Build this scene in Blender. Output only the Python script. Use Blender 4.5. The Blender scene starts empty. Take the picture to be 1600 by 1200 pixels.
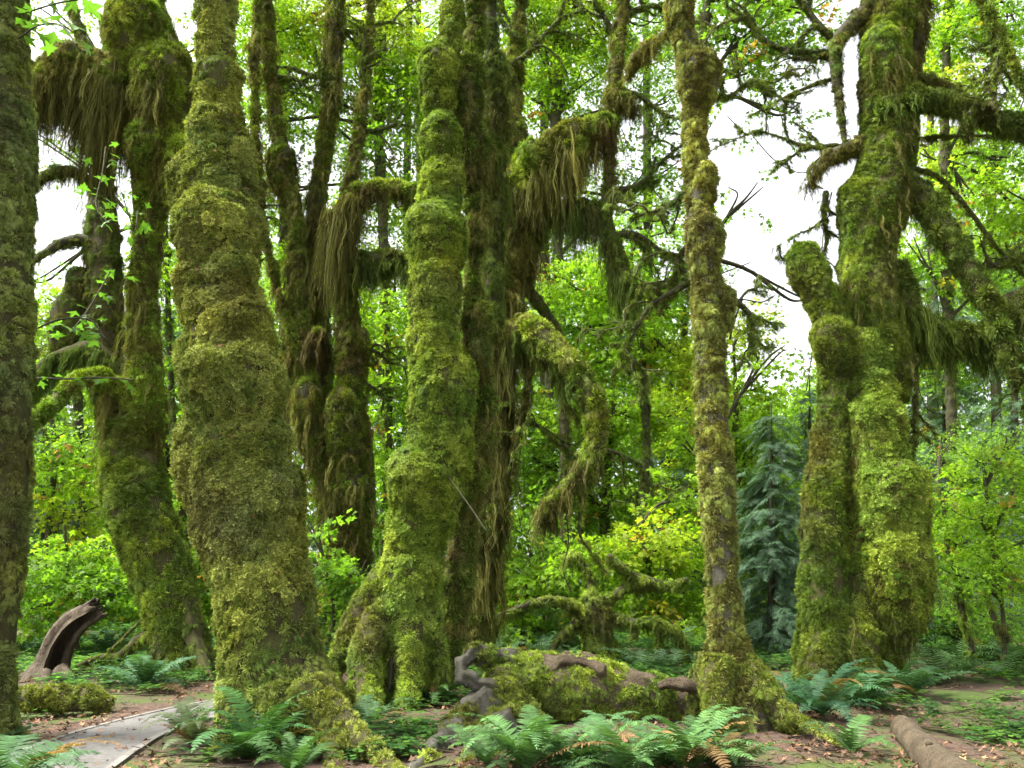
import bpy, math, random
import numpy as np
from mathutils import Vector, Matrix

# ------------------------------------------------------------------ camera
R = math.radians
SC = bpy.context.scene
COL = SC.collection
CAM_Z, FPX, HORIZON = 1.55, 1250.0, 928.0
PITCH = math.atan((HORIZON - 600.0) / FPX)
cam_data = bpy.data.cameras.new("camera")
cam = bpy.data.objects.new("camera", cam_data)
COL.objects.link(cam)
cam.location = (0, 0, CAM_Z)
cam.rotation_euler = (math.pi / 2 + PITCH, 0, 0)
cam_data.sensor_width = 36.0
cam_data.lens = 36.0 * FPX / 1600.0
cam_data.clip_start, cam_data.clip_end = 0.05, 2000.0
SC.camera = cam

# ------------------------------------------------------------------ sky, sun, exposure
SUN_ELEV, SUN_ROT = R(60), R(264)          # rotation measured like the sky texture's
world = bpy.data.worlds.new("World")
SC.world = world
world.use_nodes = True
wn = world.node_tree
wn.nodes.clear()
w_out = wn.nodes.new("ShaderNodeOutputWorld")
w_bg = wn.nodes.new("ShaderNodeBackground")
w_sky = wn.nodes.new("ShaderNodeTexSky")
w_sky.sky_type = 'NISHITA'
w_sky.sun_disc = False
w_sky.sun_elevation, w_sky.sun_rotation = SUN_ELEV, SUN_ROT
w_sky.air_density, w_sky.dust_density, w_sky.ozone_density = 1.0, 4.0, 0.4
w_hsv = wn.nodes.new("ShaderNodeHueSaturation")      # thin overcast: a whiter sky
w_hsv.inputs["Saturation"].default_value = 0.14
w_bg.inputs["Strength"].default_value = 0.15
wn.links.new(w_sky.outputs[0], w_hsv.inputs["Color"])
wn.links.new(w_hsv.outputs[0], w_bg.inputs["Color"])
wn.links.new(w_bg.outputs[0], w_out.inputs["Surface"])
sun_data = bpy.data.lights.new("sun", 'SUN')
sun_data.energy, sun_data.angle, sun_data.color = 3.8, R(18), (1.0, 0.96, 0.88)
sun = bpy.data.objects.new("sun", sun_data)
COL.objects.link(sun)
_sd = Vector((math.sin(SUN_ROT) * math.cos(SUN_ELEV), math.cos(SUN_ROT) * math.cos(SUN_ELEV), math.sin(SUN_ELEV)))
sun.rotation_euler = _sd.to_track_quat('Z', 'Y').to_euler()
SC.view_settings.view_transform = 'Standard'
SC.view_settings.look = 'None'
SC.view_settings.gamma = 1.0
SC.view_settings.exposure = 1.95
SC.cycles.max_bounces = 4
SC.cycles.diffuse_bounces = 3
SC.cycles.glossy_bounces = 2
SC.cycles.transmission_bounces = 4
SC.cycles.transparent_max_bounces = 4
SC.cycles.use_denoising = True
SC.cycles.adaptive_threshold = 0.03

# ------------------------------------------------------------------ pixel to place
FWD = np.array([0, math.cos(PITCH), math.sin(PITCH)])
UPV = np.array([0, -math.sin(PITCH), math.cos(PITCH)])
EYE = np.array([0, 0, CAM_Z])
def ray(px, py):
    return FWD + np.array([1.0, 0, 0]) * (px - 800) / FPX + UPV * (600 - py) / FPX
def P(px, py, Y):
    d = ray(px, py); return EYE + d * (Y / d[1])
def S(px, py, Y):                       # metres per photo pixel at that distance
    return Y / ray(px, py)[1] / FPX
def G(px, py):                          # where a pixel meets the level ground
    d = ray(px, py); return EYE + d * (-CAM_Z / d[2])

RNG = np.random.default_rng(11)
random.seed(11)

# ------------------------------------------------------------------ noise
def _hash(ix, iy, iz, seed):
    h = (ix.astype(np.int64) * 374761393 + iy.astype(np.int64) * 668265263 + iz.astype(np.int64) * 2147483647 + seed * 1274126177) & 0xffffffff
    h = ((h ^ (h >> 13)) * 1274126177) & 0xffffffff
    h = ((h ^ (h >> 16)) * 2246822519) & 0xffffffff
    return ((h ^ (h >> 15)) & 0xffffff) / float(0xffffff)
def vnoise(p, seed=0):
    i = np.floor(p).astype(np.int64); f = p - i; f = f * f * (3 - 2 * f)
    r = 0
    for dx in (0, 1):
        for dy in (0, 1):
            for dz in (0, 1):
                w = (f[:, 0] if dx else 1 - f[:, 0]) * (f[:, 1] if dy else 1 - f[:, 1]) * (f[:, 2] if dz else 1 - f[:, 2])
                r = r + w * _hash(i[:, 0] + dx, i[:, 1] + dy, i[:, 2] + dz, seed)
    return r
def fbm(p, freq, oct=3, seed=0):
    s, a, t = 0, 1.0, 0
    for k in range(oct):
        s = s + a * vnoise(p * freq * (2.03 ** k), seed + k * 17); t += a; a *= 0.5
    return s / t

def height(x, y):
    x = np.asarray(x, float); y = np.asarray(y, float)
    p = np.stack([x, y, 0 * x], -1).reshape(-1, 3)
    n = (fbm(p, 0.35, 3, 5) - 0.5) * 0.34 + (fbm(p, 1.7, 2, 9) - 0.5) * 0.07
    n = n.reshape(x.shape)
    onpath = np.clip(1 - (np.abs(x + 4.3) - 0.6) / 0.8, 0, 1) * np.clip((22 - y) / 3, 0, 1)
    return n * (1 - onpath) * np.clip((y - 3) / 4, 0.2, 1)

# ------------------------------------------------------------------ materials
def new_mat(name):
    m = bpy.data.materials.new(name); m.use_nodes = True
    nt = m.node_tree; nt.nodes.clear()
    out = nt.nodes.new("ShaderNodeOutputMaterial")
    return m, nt, out
def N(nt, t, **kw):
    n = nt.nodes.new(t)
    for k, v in kw.items():
        setattr(n, k, v)
    return n
def leafy(name, transl=0.4, rough=0.5, spec=0.25, vary=0.5, attr="INSTANCER", base=None):
    """a thin leaf or moss blade: colour from the placed point, small tint per blade, light passes through"""
    m, nt, out = new_mat(name)
    L = nt.links.new
    if attr == "OBJECT":
        a = N(nt, "ShaderNodeObjectInfo"); csock = a.outputs["Color"]
    elif base is None:
        a = N(nt, "ShaderNodeAttribute", attribute_type=attr, attribute_name="col"); csock = a.outputs["Color"]
    else:
        a = N(nt, "ShaderNodeRGB"); a.outputs[0].default_value = (*base, 1); csock = a.outputs[0]
    t = N(nt, "ShaderNodeAttribute", attribute_type="GEOMETRY", attribute_name="tint")
    mr = N(nt, "ShaderNodeMapRange"); mr.inputs[3].default_value = 1 - vary; mr.inputs[4].default_value = 1 + vary
    L(t.outputs["Fac"], mr.inputs[0])
    mx = N(nt, "ShaderNodeVectorMath", operation='SCALE')
    L(csock, mx.inputs[0]); L(mr.outputs[0], mx.inputs["Scale"])
    pb = N(nt, "ShaderNodeBsdfPrincipled")
    pb.inputs["Roughness"].default_value = rough
    pb.inputs["Specular IOR Level"].default_value = spec
    tr = N(nt, "ShaderNodeBsdfTranslucent")
    g = N(nt, "ShaderNodeVectorMath", operation='MULTIPLY'); g.inputs[1].default_value = (1.15, 1.25, 0.55)
    L(mx.outputs[0], g.inputs[0])
    L(mx.outputs[0], pb.inputs["Base Color"]); L(g.outputs[0], tr.inputs["Color"])
    ms = N(nt, "ShaderNodeMixShader"); ms.inputs[0].default_value = transl
    L(pb.outputs[0], ms.inputs[1]); L(tr.outputs[0], ms.inputs[2]); L(ms.outputs[0], out.inputs[0])
    return m
def barky(name, c1, c2, c3, scale=3.0, stretch=0.35, bump=0.6, rough=0.9):
    """bark or soil: three colours mixed by noise, with fine relief"""
    m, nt, out = new_mat(name); L = nt.links.new
    tc = N(nt, "ShaderNodeTexCoord"); mp = N(nt, "ShaderNodeMapping")
    mp.inputs["Scale"].default_value = (1, 1, stretch)
    L(tc.outputs["Object"], mp.inputs[0])
    n1 = N(nt, "ShaderNodeTexNoise"); n1.inputs["Scale"].default_value = scale; n1.inputs["Detail"].default_value = 5
    n2 = N(nt, "ShaderNodeTexNoise"); n2.inputs["Scale"].default_value = scale * 9; n2.inputs["Detail"].default_value = 6; n2.inputs["Roughness"].default_value = 0.7
    L(mp.outputs[0], n1.inputs[0]); L(mp.outputs[0], n2.inputs[0])
    r1 = N(nt, "ShaderNodeValToRGB")
    r1.color_ramp.elements[0].position, r1.color_ramp.elements[1].position = 0.38, 0.62
    r1.color_ramp.elements[0].color, r1.color_ramp.elements[1].color = (*c1, 1), (*c2, 1)
    L(n1.outputs["Fac"], r1.inputs[0])
    r2 = N(nt, "ShaderNodeValToRGB")
    r2.color_ramp.elements[0].position, r2.color_ramp.elements[1].position = 0.45, 0.65
    L(n2.outputs["Fac"], r2.inputs[0])
    mx = N(nt, "ShaderNodeMix", data_type='RGBA'); L(r2.outputs[0], mx.inputs[0]); L(r1.outputs[0], mx.inputs[6]); mx.inputs[7].default_value = (*c3, 1)
    b = N(nt, "ShaderNodeBump"); b.inputs["Strength"].default_value = bump; b.inputs["Distance"].default_value = 0.03
    L(n2.outputs["Fac"], b.inputs["Height"])
    pb = N(nt, "ShaderNodeBsdfPrincipled"); pb.inputs["Roughness"].default_value = rough; pb.inputs["Specular IOR Level"].default_value = 0.2
    L(mx.outputs[2], pb.inputs["Base Color"]); L(b.outputs[0], pb.inputs["Normal"]); L(pb.outputs[0], out.inputs[0])
    return m
M = {}
M["moss"] = leafy("moss", 0.25, 0.8, 0.1, 0.55)
M["strand"] = leafy("hanging_moss", 0.3, 0.9, 0.05, 0.5)
M["leaf"] = leafy("leaf", 0.58, 0.5, 0.2, 0.35)
M["needle"] = leafy("needle", 0.25, 0.6, 0.2, 0.35)
M["fern"] = leafy("fern", 0.3, 0.6, 0.15, 0.3, attr="OBJECT")
M["big_leaf"] = leafy("big_leaf", 0.5, 0.45, 0.3, 0.2, base=(0.10, 0.22, 0.03))
M["litter"] = leafy("litter", 0.1, 0.7, 0.2, 0.4)
M["bark_moss"] = barky("bark_under_moss", (0.060, 0.062, 0.018), (0.040, 0.030, 0.016), (0.075, 0.08, 0.022), 5.0, 0.5, 1.0)
M["bark_dark"] = barky("dark_bark", (0.05, 0.045, 0.025), (0.03, 0.025, 0.018), (0.06, 0.065, 0.02), 4.0)
M["bark_grey"] = barky("grey_bark", (0.115, 0.105, 0.088), (0.055, 0.050, 0.038), (0.045, 0.047, 0.020), 7.0, 0.5, 1.0)
M["wood"] = barky("weathered_wood", (0.130, 0.104, 0.070), (0.065, 0.049, 0.032), (0.020, 0.015, 0.011), 9.0, 0.10, 1.0)
M["log"] = barky("log_bark", (0.120, 0.092, 0.058), (0.068, 0.050, 0.030), (0.030, 0.024, 0.015), 5.0, 1.0, 1.0)

# ------------------------------------------------------------------ objects
def link(o, parent=None):
    COL.objects.link(o)
    if parent is not None:
        o.parent = parent
    return o
def tag(o, label=None, cat=None, group=None, kind=None):
    if label: o["label"] = label
    if cat: o["category"] = cat
    if group: o["group"] = group
    if kind: o["kind"] = kind
    return o
GROUPS = {'mossy_maple_tree': 'mossy old maples in the grove', 'vine_maple': 'leafy maples behind the grove', 'conifer': 'conifers behind the grove', 'shrub': 'shrubs of the undergrowth', 'sapling': 'mossy saplings on the right', 'background_trunk': 'far trunks in the wood', 'sword_fern': 'ferns on the forest floor'}
def thing(name, loc, label, cat, group=None):
    group = group or GROUPS.get(name)
    o = bpy.data.objects.new(name, None); o.empty_display_size = 0.2
    o.location = [float(v) for v in loc]
    link(o); return tag(o, label, cat, group)
def root_of(o):
    while o.parent is not None: o = o.parent
    return o
def mesh_of(name, V, F, mat=None, smooth=True):
    me = bpy.data.meshes.new(name)
    V = np.asarray(V, np.float32)
    me.from_pydata(V.tolist(), [], F if isinstance(F, list) else F.tolist())
    if mat: me.materials.append(mat)
    if smooth: me.polygons.foreach_set("use_smooth", np.ones(len(me.polygons), bool))
    me.update(); return me
def obj(name, V, F, mat, parent=None, smooth=True):
    V = np.asarray(V, float)
    if parent is not None: V = V - np.array(root_of(parent).location)
    return link(bpy.data.objects.new(name, mesh_of(name, V, F, mat, smooth)), parent)

class Geo:
    """collects vertices and faces"""
    def __init__(s): s.V = []; s.F = []; s.n = 0
    def add(s, V, F):
        s.V.append(np.asarray(V, float)); s.F += [tuple(int(i) + s.n for i in f) for f in F]; s.n += len(V); return s
    def out(s): return np.concatenate(s.V), s.F

def catmull(P4, k):
    """smooth resampling of rows of numbers, k steps between each pair"""
    P4 = np.asarray(P4, float); n = len(P4)
    Q = np.vstack([2 * P4[0] - P4[1], P4, 2 * P4[-1] - P4[-2]])
    out = []
    for i in range(n - 1):
        a, b, c, d = Q[i], Q[i + 1], Q[i + 2], Q[i + 3]
        kk = k[i] if hasattr(k, '__len__') else k
        for t in np.arange(kk) / kk:
            out.append(0.5 * ((2 * b) + (c - a) * t + (2 * a - 5 * b + 4 * c - d) * t * t + (3 * b - a - 3 * c + d) * t ** 3))
    out.append(P4[-1]); return np.array(out)
def tube(rows, step=0.07, seg=20, lump=0.10, fine=0.04, freq=2.2, seed=0, cap=True, flute=0.0):
    """rows of (x,y,z,radius) -> a lumpy round limb"""
    rows = np.asarray(rows, float)
    d = np.linalg.norm(np.diff(rows[:, :3], axis=0), axis=1)
    k = np.maximum(1, np.ceil(d / step)).astype(int)
    C = catmull(rows, k); p, r = C[:, :3], np.maximum(C[:, 3], 0.002)
    T = np.gradient(p, axis=0); T /= np.linalg.norm(T, axis=1)[:, None] + 1e-9
    ref = np.array([0, 1.0, 0]) if abs(T[0][1]) < 0.8 else np.array([1.0, 0, 0])
    A = np.zeros_like(p)
    u = ref - T[0] * ref.dot(T[0]); u /= np.linalg.norm(u)
    for i in range(len(p)):
        u = u - T[i] * u.dot(T[i]); u /= np.linalg.norm(u) + 1e-9; A[i] = u
    B = np.cross(T, A)
    th = np.arange(seg) * 2 * math.pi / seg
    dirs = A[:, None, :] * np.cos(th)[None, :, None] + B[:, None, :] * np.sin(th)[None, :, None]
    V = (p[:, None, :] + dirs * r[:, None, None])
    flat = V.reshape(-1, 3); rr = np.repeat(r, seg)
    amp = (fbm(flat, freq, 2, seed) - 0.5) * 2 * lump * rr
    bil = np.abs(fbm(flat, freq * 3.2, 2, seed + 50) - 0.5) * 2
    amp = amp + (bil - 0.3) * fine * np.minimum(1, rr / 0.12)
    if flute:
        amp = amp + flute * rr * np.sin(np.tile(th, len(p)) * 5 + seed + np.repeat(p[:, 2], seg) * 0.6)
    V = flat + dirs.reshape(-1, 3) * amp[:, None]
    n = len(p)
    F = []
    for i in range(n - 1):
        a = i * seg
        for j in range(seg):
            j2 = (j + 1) % seg
            F.append((a + j, a + j2, a + seg + j2, a + seg + j))
    if cap:
        for end, i, sgn in ((0, 0, -1), (1, n - 1, 1)):
            V = np.vstack([V, p[i] + T[i] * sgn * r[i] * 0.55]); c = len(V) - 1
            for j in range(seg):
                j2 = (j + 1) % seg
                F.append((c, i * seg + j2, i * seg + j) if not end else (c, i * seg + j, i * seg + j2))
    return V, F
def dome(c, rad, seed=0, n=14, lump=0.17, tail=1.2):
    """a cushion of moss: an uneven ellipsoid"""
    V, F = [], []
    for i in range(n + 1):
        a = math.pi * i / n
        for j in range(2 * n):
            b = math.pi * j / n
            V.append((math.sin(a) * math.cos(b), math.sin(a) * math.sin(b), math.cos(a)))
    V = np.array(V)
    q = c + V * rad
    amp = 1 + (fbm(q, 3.0, 2, seed) - 0.5) * 2 * lump
    low = np.maximum(0, -V[:, 2])
    V = c + V * rad * amp[:, None] + np.stack([0 * low, low * rad[1] * tail * .2, -low * rad[2] * tail], 1)
    m = 2 * n
    for i in range(n):
        for j in range(m):
            j2 = (j + 1) % m
            if i == 0: F.append((i * m + j, (i + 1) * m + j, (i + 1) * m + j2))
            elif i == n - 1: F.append((i * m + j, (i + 1) * m + j, i * m + j2))
            else: F.append((i * m + j, (i + 1) * m + j, (i + 1) * m + j2, i * m + j2))
    return V, F

# ------------------------------------------------------------------ points scattered on a surface
def scatter(V, F, dens, rng=RNG):
    V = np.asarray(V); T = []
    for f in F:
        T.append(f[:3])
        if len(f) == 4: T.append((f[0], f[2], f[3]))
    T = np.array(T); a, b, c = V[T[:, 0]], V[T[:, 1]], V[T[:, 2]]
    cr = np.cross(b - a, c - a); ar = np.linalg.norm(cr, axis=1) / 2
    n = int(ar.sum() * dens)
    if n < 1: n = 1
    k = rng.choice(len(T), n, p=ar / ar.sum())
    u, v = rng.random(n), rng.random(n); s = u + v > 1; u[s], v[s] = 1 - u[s], 1 - v[s]
    p = a[k] + (b - a)[k] * u[:, None] + (c - a)[k] * v[:, None]
    nr = cr[k] / (2 * ar[k][:, None] + 1e-12)
    return p, nr
def unit(v): return v / (np.linalg.norm(v, axis=-1, keepdims=True) + 1e-9)
def frame_euler(X, Y, Z):
    """columns of a rotation matrix -> XYZ euler angles"""
    ry = -np.arcsin(np.clip(X[:, 2], -1, 1)); rx = np.arctan2(Y[:, 2], Z[:, 2]); rz = np.arctan2(X[:, 1], X[:, 0])
    return np.stack([rx, ry, rz], 1)
def frames(Z, Xhint, spin=None):
    Z = unit(Z); X = unit(Xhint - Z * np.sum(Xhint * Z, 1)[:, None]); Y = np.cross(Z, X)
    if spin is not None:
        c, s = np.cos(spin)[:, None], np.sin(spin)[:, None]; X, Y = X * c + Y * s, Y * c - X * s
    return frame_euler(X, Y, Z)

_groups = {}
def inst_group(key):
    if key in _groups: return _groups[key]
    g = bpy.data.node_groups.new("scatter_" + key, 'GeometryNodeTree')
    g.interface.new_socket("Geometry", in_out='INPUT', socket_type='NodeSocketGeometry')
    g.interface.new_socket("Geometry", in_out='OUTPUT', socket_type='NodeSocketGeometry')
    nd = g.nodes; L = g.links.new
    gi, go = nd.new("NodeGroupInput"), nd.new("NodeGroupOutput")
    jn = nd.new("GeometryNodeJoinGeometry")
    for me in reversed(TUFTS[key]):
        o = bpy.data.objects.new(me.name, me)
        oi = nd.new("GeometryNodeObjectInfo"); oi.inputs["Object"].default_value = o; oi.inputs["As Instance"].default_value = False
        ti = nd.new("GeometryNodeGeometryToInstance"); L(oi.outputs["Geometry"], ti.inputs[0]); L(ti.outputs[0], jn.inputs[0])
    ip = nd.new("GeometryNodeInstanceOnPoints"); ip.inputs["Pick Instance"].default_value = True
    def na(name, typ):
        a = nd.new("GeometryNodeInputNamedAttribute"); a.data_type = typ; a.inputs["Name"].default_value = name
        return a.outputs[0]
    er = nd.new("FunctionNodeEulerToRotation"); L(na("rot", 'FLOAT_VECTOR'), er.inputs[0])
    L(gi.outputs[0], ip.inputs["Points"]); L(jn.outputs[0], ip.inputs["Instance"])
    L(na("pick", 'INT'), ip.inputs["Instance Index"]); L(er.outputs[0], ip.inputs["Rotation"]); L(na("size", 'FLOAT_VECTOR'), ip.inputs["Scale"])
    L(ip.outputs[0], go.inputs[0])
    _groups[key] = g; return g
INST_COUNT = [0]
def points_obj(name, key, p, rot, size, col, parent=None, kind="stuff"):
    """one object whose points each carry a small tuft, spray or strand"""
    n = len(p); p = np.asarray(p, float)
    if n == 0: return None
    INST_COUNT[0] += n
    if parent is not None: p = p - np.array(root_of(parent).location)
    me = bpy.data.meshes.new(name); me.vertices.add(n); me.vertices.foreach_set("co", p.astype(np.float32).ravel())
    size = np.asarray(size, float)
    if size.ndim == 1: size = np.repeat(size[:, None], 3, 1)
    a = me.attributes.new("rot", 'FLOAT_VECTOR', 'POINT'); a.data.foreach_set("vector", np.asarray(rot, np.float32).ravel())
    a = me.attributes.new("size", 'FLOAT_VECTOR', 'POINT'); a.data.foreach_set("vector", size.astype(np.float32).ravel())
    a = me.attributes.new("pick", 'INT', 'POINT'); a.data.foreach_set("value", RNG.integers(0, len(TUFTS[key]), n).astype(np.int32))
    a = me.attributes.new("col", 'FLOAT_COLOR', 'POINT'); a.data.foreach_set("color", np.hstack([np.clip(col, 0.002, 1), np.ones((n, 1))]).astype(np.float32).ravel())
    me.materials.append(TUFTS[key][0].materials[0]); me.update()
    o = link(bpy.data.objects.new(name, me), parent)
    md = o.modifiers.new("scatter", 'NODES'); md.node_group = inst_group(key)
    if kind: o["kind"] = kind
    return o

# ------------------------------------------------------------------ small growing things that are scattered
TUFTS = {}
def blades_mesh(name, blades, mat):
    """blades: list of (points along the blade, half widths, side vector)"""
    V, F, tint = [], [], []
    for pts, hw, side in blades:
        b = len(V); t = random.random()
        for q, w in zip(pts, hw):
            q = np.asarray(q, float); V.append(q - side * w); V.append(q + side * w); tint += [t, t]
        for i in range(len(pts) - 1):
            F.append((b + 2 * i, b + 2 * i + 1, b + 2 * i + 3, b + 2 * i + 2))
    me = mesh_of(name, V, F, mat, smooth=False)
    a = me.attributes.new("tint", 'FLOAT', 'POINT'); a.data.foreach_set("value", np.array(tint, np.float32))
    return me
def rv(): return np.array([random.gauss(0, 1) for _ in range(3)])
def make_cushion(name, n, droop):
    bl = []
    for k in range(n):
        a = random.uniform(0, 2 * math.pi); e = math.acos(random.uniform(0.05, 1))
        d = np.array([math.sin(e) * math.cos(a), math.sin(e) * math.sin(a), math.cos(e)])
        l = random.uniform(0.6, 1.15); o = np.array([d[0], d[1], 0]) * random.uniform(0.1, 0.55)
        side = np.cross(d, rv()); side /= np.linalg.norm(side)
        dn = np.array([droop, 0, -0.1])
        bl.append(([o, o + d * l * 0.5, o + d * l + dn * 0.35 * l], [0.03, 0.075, 0.012], side))
    return blades_mesh(name, bl, M["moss"])
TUFTS["cushion"] = [make_cushion("moss_cushion", 64, d) for d in (0.1, 0.3, 0.5)]
def make_rosette(name):
    """a patch of feathery clubmoss stars"""
    bl = []
    for c in range(5):
        co = np.array([math.cos(c * 1.57 + .4), math.sin(c * 1.57 + .4), 0]) * (.62 if c < 4 else 0) * random.uniform(.8, 1.2) + np.array([0, 0, random.uniform(-.15, .25)])
        sc = random.uniform(.42, .62)
        for k in range(10):
            a = k * 2.4 + random.uniform(-.3, .3); e = random.uniform(0.35, 1.5)
            d = np.array([math.sin(e) * math.cos(a), math.sin(e) * math.sin(a), math.cos(e)])
            side = np.cross(d, (0, 0, 1.0)); side /= np.linalg.norm(side)
            l = random.uniform(0.7, 1.25) * sc
            q = [co + d * l * 0.1, co + d * l * 0.45 + np.array([0, 0, .08]), co + d * l * 0.8 + np.array([.05, 0, .06]), co + d * l + np.array([.14, 0, -.08])]
            bl.append((q, [0.03, 0.075, 0.065, 0.012], side))
            o = q[1]
            for s_ in (-1, 1):
                dd = unit(d * .7 + side * s_); bl.append(([o, o + dd * .1, o + dd * .2 + np.array([0, 0, -.05])], [.015, .04, .008], unit(np.cross(dd, (0, 0.1, 1.0)))))
    return blades_mesh(name, bl, M["moss"])
TUFTS["rosette"] = [make_rosette("moss_rosette") for _ in range(3)]
def make_shag(name, n=44):
    """strands that leave the bark (+Z) and fall along it (+X)"""
    bl = []
    for k in range(n):
        o = np.array([random.uniform(-.35, .35), random.uniform(-.4, .4), 0]); l = random.uniform(.35, 1.15); h = random.uniform(.12, .5)
        w = random.uniform(-.25, .25)
        q = [o, o + (l * .22, w * .2, h), o + (l * .6, w * .6, h * .95), o + (l, w, h * .45)]
        side = unit(np.array([random.uniform(-.3, .3), 1, random.uniform(-.9, .9)]))
        bl.append((q, [.014, .026, .020, .005], side))
    return blades_mesh(name, bl, M["moss"])
TUFTS["shag"] = [make_shag("moss_shag") for _ in range(3)]
def make_curtain(name, ropes=4):
    """ragged hanging moss: tangled strands gathered into a few uneven ropes, with side shreds"""
    bl = []
    for r in range(ropes):
        o = np.array([random.gauss(0, .07), random.gauss(0, .07), random.uniform(-.02, .05)]); L = random.choice((.3, .45, .65, .85, 1.1)) * random.uniform(.85, 1.2)
        ax = [o]
        for t in range(5): ax.append(ax[-1] + np.array([random.gauss(0, .036), random.gauss(0, .036), -L / 5]))
        ax = np.array(ax)
        for k in range(8):
            sp = random.uniform(.012, .04); off = np.array([random.gauss(0, sp), random.gauss(0, sp), 0]); end = random.uniform(.5, 1.0)
            q = [ax[i] * 1.0 + off * (1 - .16 * i) + np.array([random.gauss(0, .008), random.gauss(0, .008), 0]) for i in range(6)]
            q = [q[0] + (p - q[0]) * np.array([1, 1, end]) for p in q]
            a = random.uniform(0, math.pi); side = np.array([math.cos(a), math.sin(a), 0]); w = random.uniform(.0016, .0042)
            bl.append((q, [w * .8, w * 1.5, w * 1.2, w * 1.1, w * .8, w * .2], side))
        for k in range(9):                                        # shreds that stick out
            i = random.randrange(0, 5); u = random.random(); p = ax[i] * (1 - u) + ax[i + 1] * u
            a = random.uniform(0, 6.28); l = random.uniform(.02, .055); d = np.array([math.cos(a) * l, math.sin(a) * l, -random.uniform(.0, .10)])
            bl.append(([p, p + d * .6, p + d + np.array([0, 0, -.05])], [.002, .0045, .001], np.array([-math.sin(a), math.cos(a), 0])))
    return blades_mesh(name, bl, M["strand"])
TUFTS["curtain"] = [make_curtain("moss_curtain") for _ in range(4)]
def leaf_outline(lobes=5, size=1.0):
    """palmate leaf, stalk at the origin, blade towards +X"""
    pts = []
    angs = {5: (-125, -68, 0, 68, 125), 7: (-140, -95, -48, 0, 48, 95, 140)}[lobes]
    lens = {5: (.5, .82, 1, .82, .5), 7: (.45, .66, .88, 1, .88, .66, .45)}[lobes]
    c = np.array([.42, 0])
    for i, (a, l) in enumerate(zip(angs, lens)):
        if i: 
            m = R((a + angs[i - 1]) / 2); pts.append(c + np.array([math.cos(m), math.sin(m)]) * .23)
        for da, f in ((-15, .42), (0, .62), (15, .42)):
            pts.append(c + np.array([math.cos(R(a + da)), math.sin(R(a + da))]) * l * f)
    return c * size, np.array(pts) * size
def add_leaf(V, F, tint, o, d, nrm, size, lobes=5, cup=0.12):
    d = unit(d); s = np.cross(nrm, d); s = unit(s); nn = np.cross(d, s)
    c, pts = leaf_outline(lobes, size); t = random.random()
    b = len(V); V.append(o); V.append(o + d * c[0]); tint += [t, t]
    for q in pts:
        r2 = ((q[0] - c[0]) ** 2 + q[1] ** 2) / size
        V.append(o + d * q[0] + s * q[1] - nn * r2 * cup * 2.2 + nn * abs(q[1]) * .12); tint.append(t)
    n = len(pts)
    for i in range(n - 1): F.append((b + 1, b + 2 + i, b + 3 + i))
    F.append((b, b + 2, b + 1)); F.append((b, b + 1, b + 1 + n))
def tinted(name, V, F, tint, mat):
    me = mesh_of(name, V, F, mat, smooth=False)
    a = me.attributes.new("tint", 'FLOAT', 'POINT'); a.data.foreach_set("value", np.array(tint, np.float32)); return me
def make_spray(name, mat, n=9, size=.17, flat=.25):
    """a twig with opposite maple leaves lying in a loose layer, about a metre long"""
    V, F, t = [], [], []
    up = np.array([0, 0, 1.0])
    for k in range(n):
        x = .1 + .9 * k / (n - 1); s = 1 if k % 2 else -1
        o = np.array([x, 0, -.10 * x * x]) + rv() * .035
        a = s * random.uniform(.5, 1.2) * (1 - .6 * (k == n - 1))
        d = np.array([math.cos(a), math.sin(a), random.uniform(-.5, .05)]); o2 = o + d * random.uniform(.03, .22)
        add_leaf(V, F, t, o2, d, unit(up + rv() * flat), size * random.uniform(.65, 1.2))
    b = len(V); V += [np.array([0, -.006, 0]), np.array([0, .006, 0]), np.array([1, 0, -.1])]; F.append((b, b + 1, b + 2)); t += [0, 0, 0]
    return tinted(name, V, F, t, mat)
TUFTS["spray"] = [make_spray("maple_spray", M["leaf"], 16, .25, .75) for _ in range(4)]
TUFTS["fine_spray"] = [make_spray("fine_maple_spray", M["leaf"], 28, .15, .8) for _ in range(4)]
def make_needle(name):
    V, F, t = [], [], []
    bl = []
    for k in range(30):
        x = k / 29; s = 1 if k % 2 else -1
        o = np.array([x, 0, -.18 * x * x]); l = .34 * (1 - .75 * x) + .05
        d = unit(np.array([.75, s * 1.0, random.uniform(-.4, .05)]))
        bl.append(([o, o + d * l * .5, o + d * l + np.array([0, 0, -.03])], [.010, .015, .004], np.array([.6, -.6 * s, random.uniform(-.3, .6)])))
    bl.append(([np.zeros(3), np.array([.5, 0, -.05]), np.array([1.08, 0, -.2])], [.02, .02, .01], np.array([0, 1., 0])))
    return blades_mesh(name, bl, M["needle"])
TUFTS["needle"] = [make_needle("conifer_spray") for _ in range(3)]
def make_litter(name):
    V, F, t = [], [], []
    add_leaf(V, F, t, np.zeros(3), np.array([1., 0, .05]), np.array([0, 0, 1.]), 1.0, 5, random.uniform(-.25, .3))
    return tinted(name, V, F, t, M["litter"])
TUFTS["litter"] = [make_litter("fallen_leaf") for _ in range(5)]
def make_oxalis(name):
    V, F, t = [], [], []
    for k in range(7):
        o = np.array([random.uniform(-.5, .5), random.uniform(-.5, .5), random.uniform(.2, .6)])
        for j in range(3):
            a = j * 2.09 + random.uniform(-.2, .2)
            d = np.array([math.cos(a), math.sin(a), -.15]); s = np.array([-math.sin(a), math.cos(a), 0]); b = len(V); q = random.random()
            V += [o, o + d * .16 - s * .12, o + d * .24, o + d * .16 + s * .12]; t += [q] * 4
            F += [(b, b + 1, b + 2), (b, b + 2, b + 3)]
    return tinted(name, V, F, t, M["leaf"])
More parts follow.
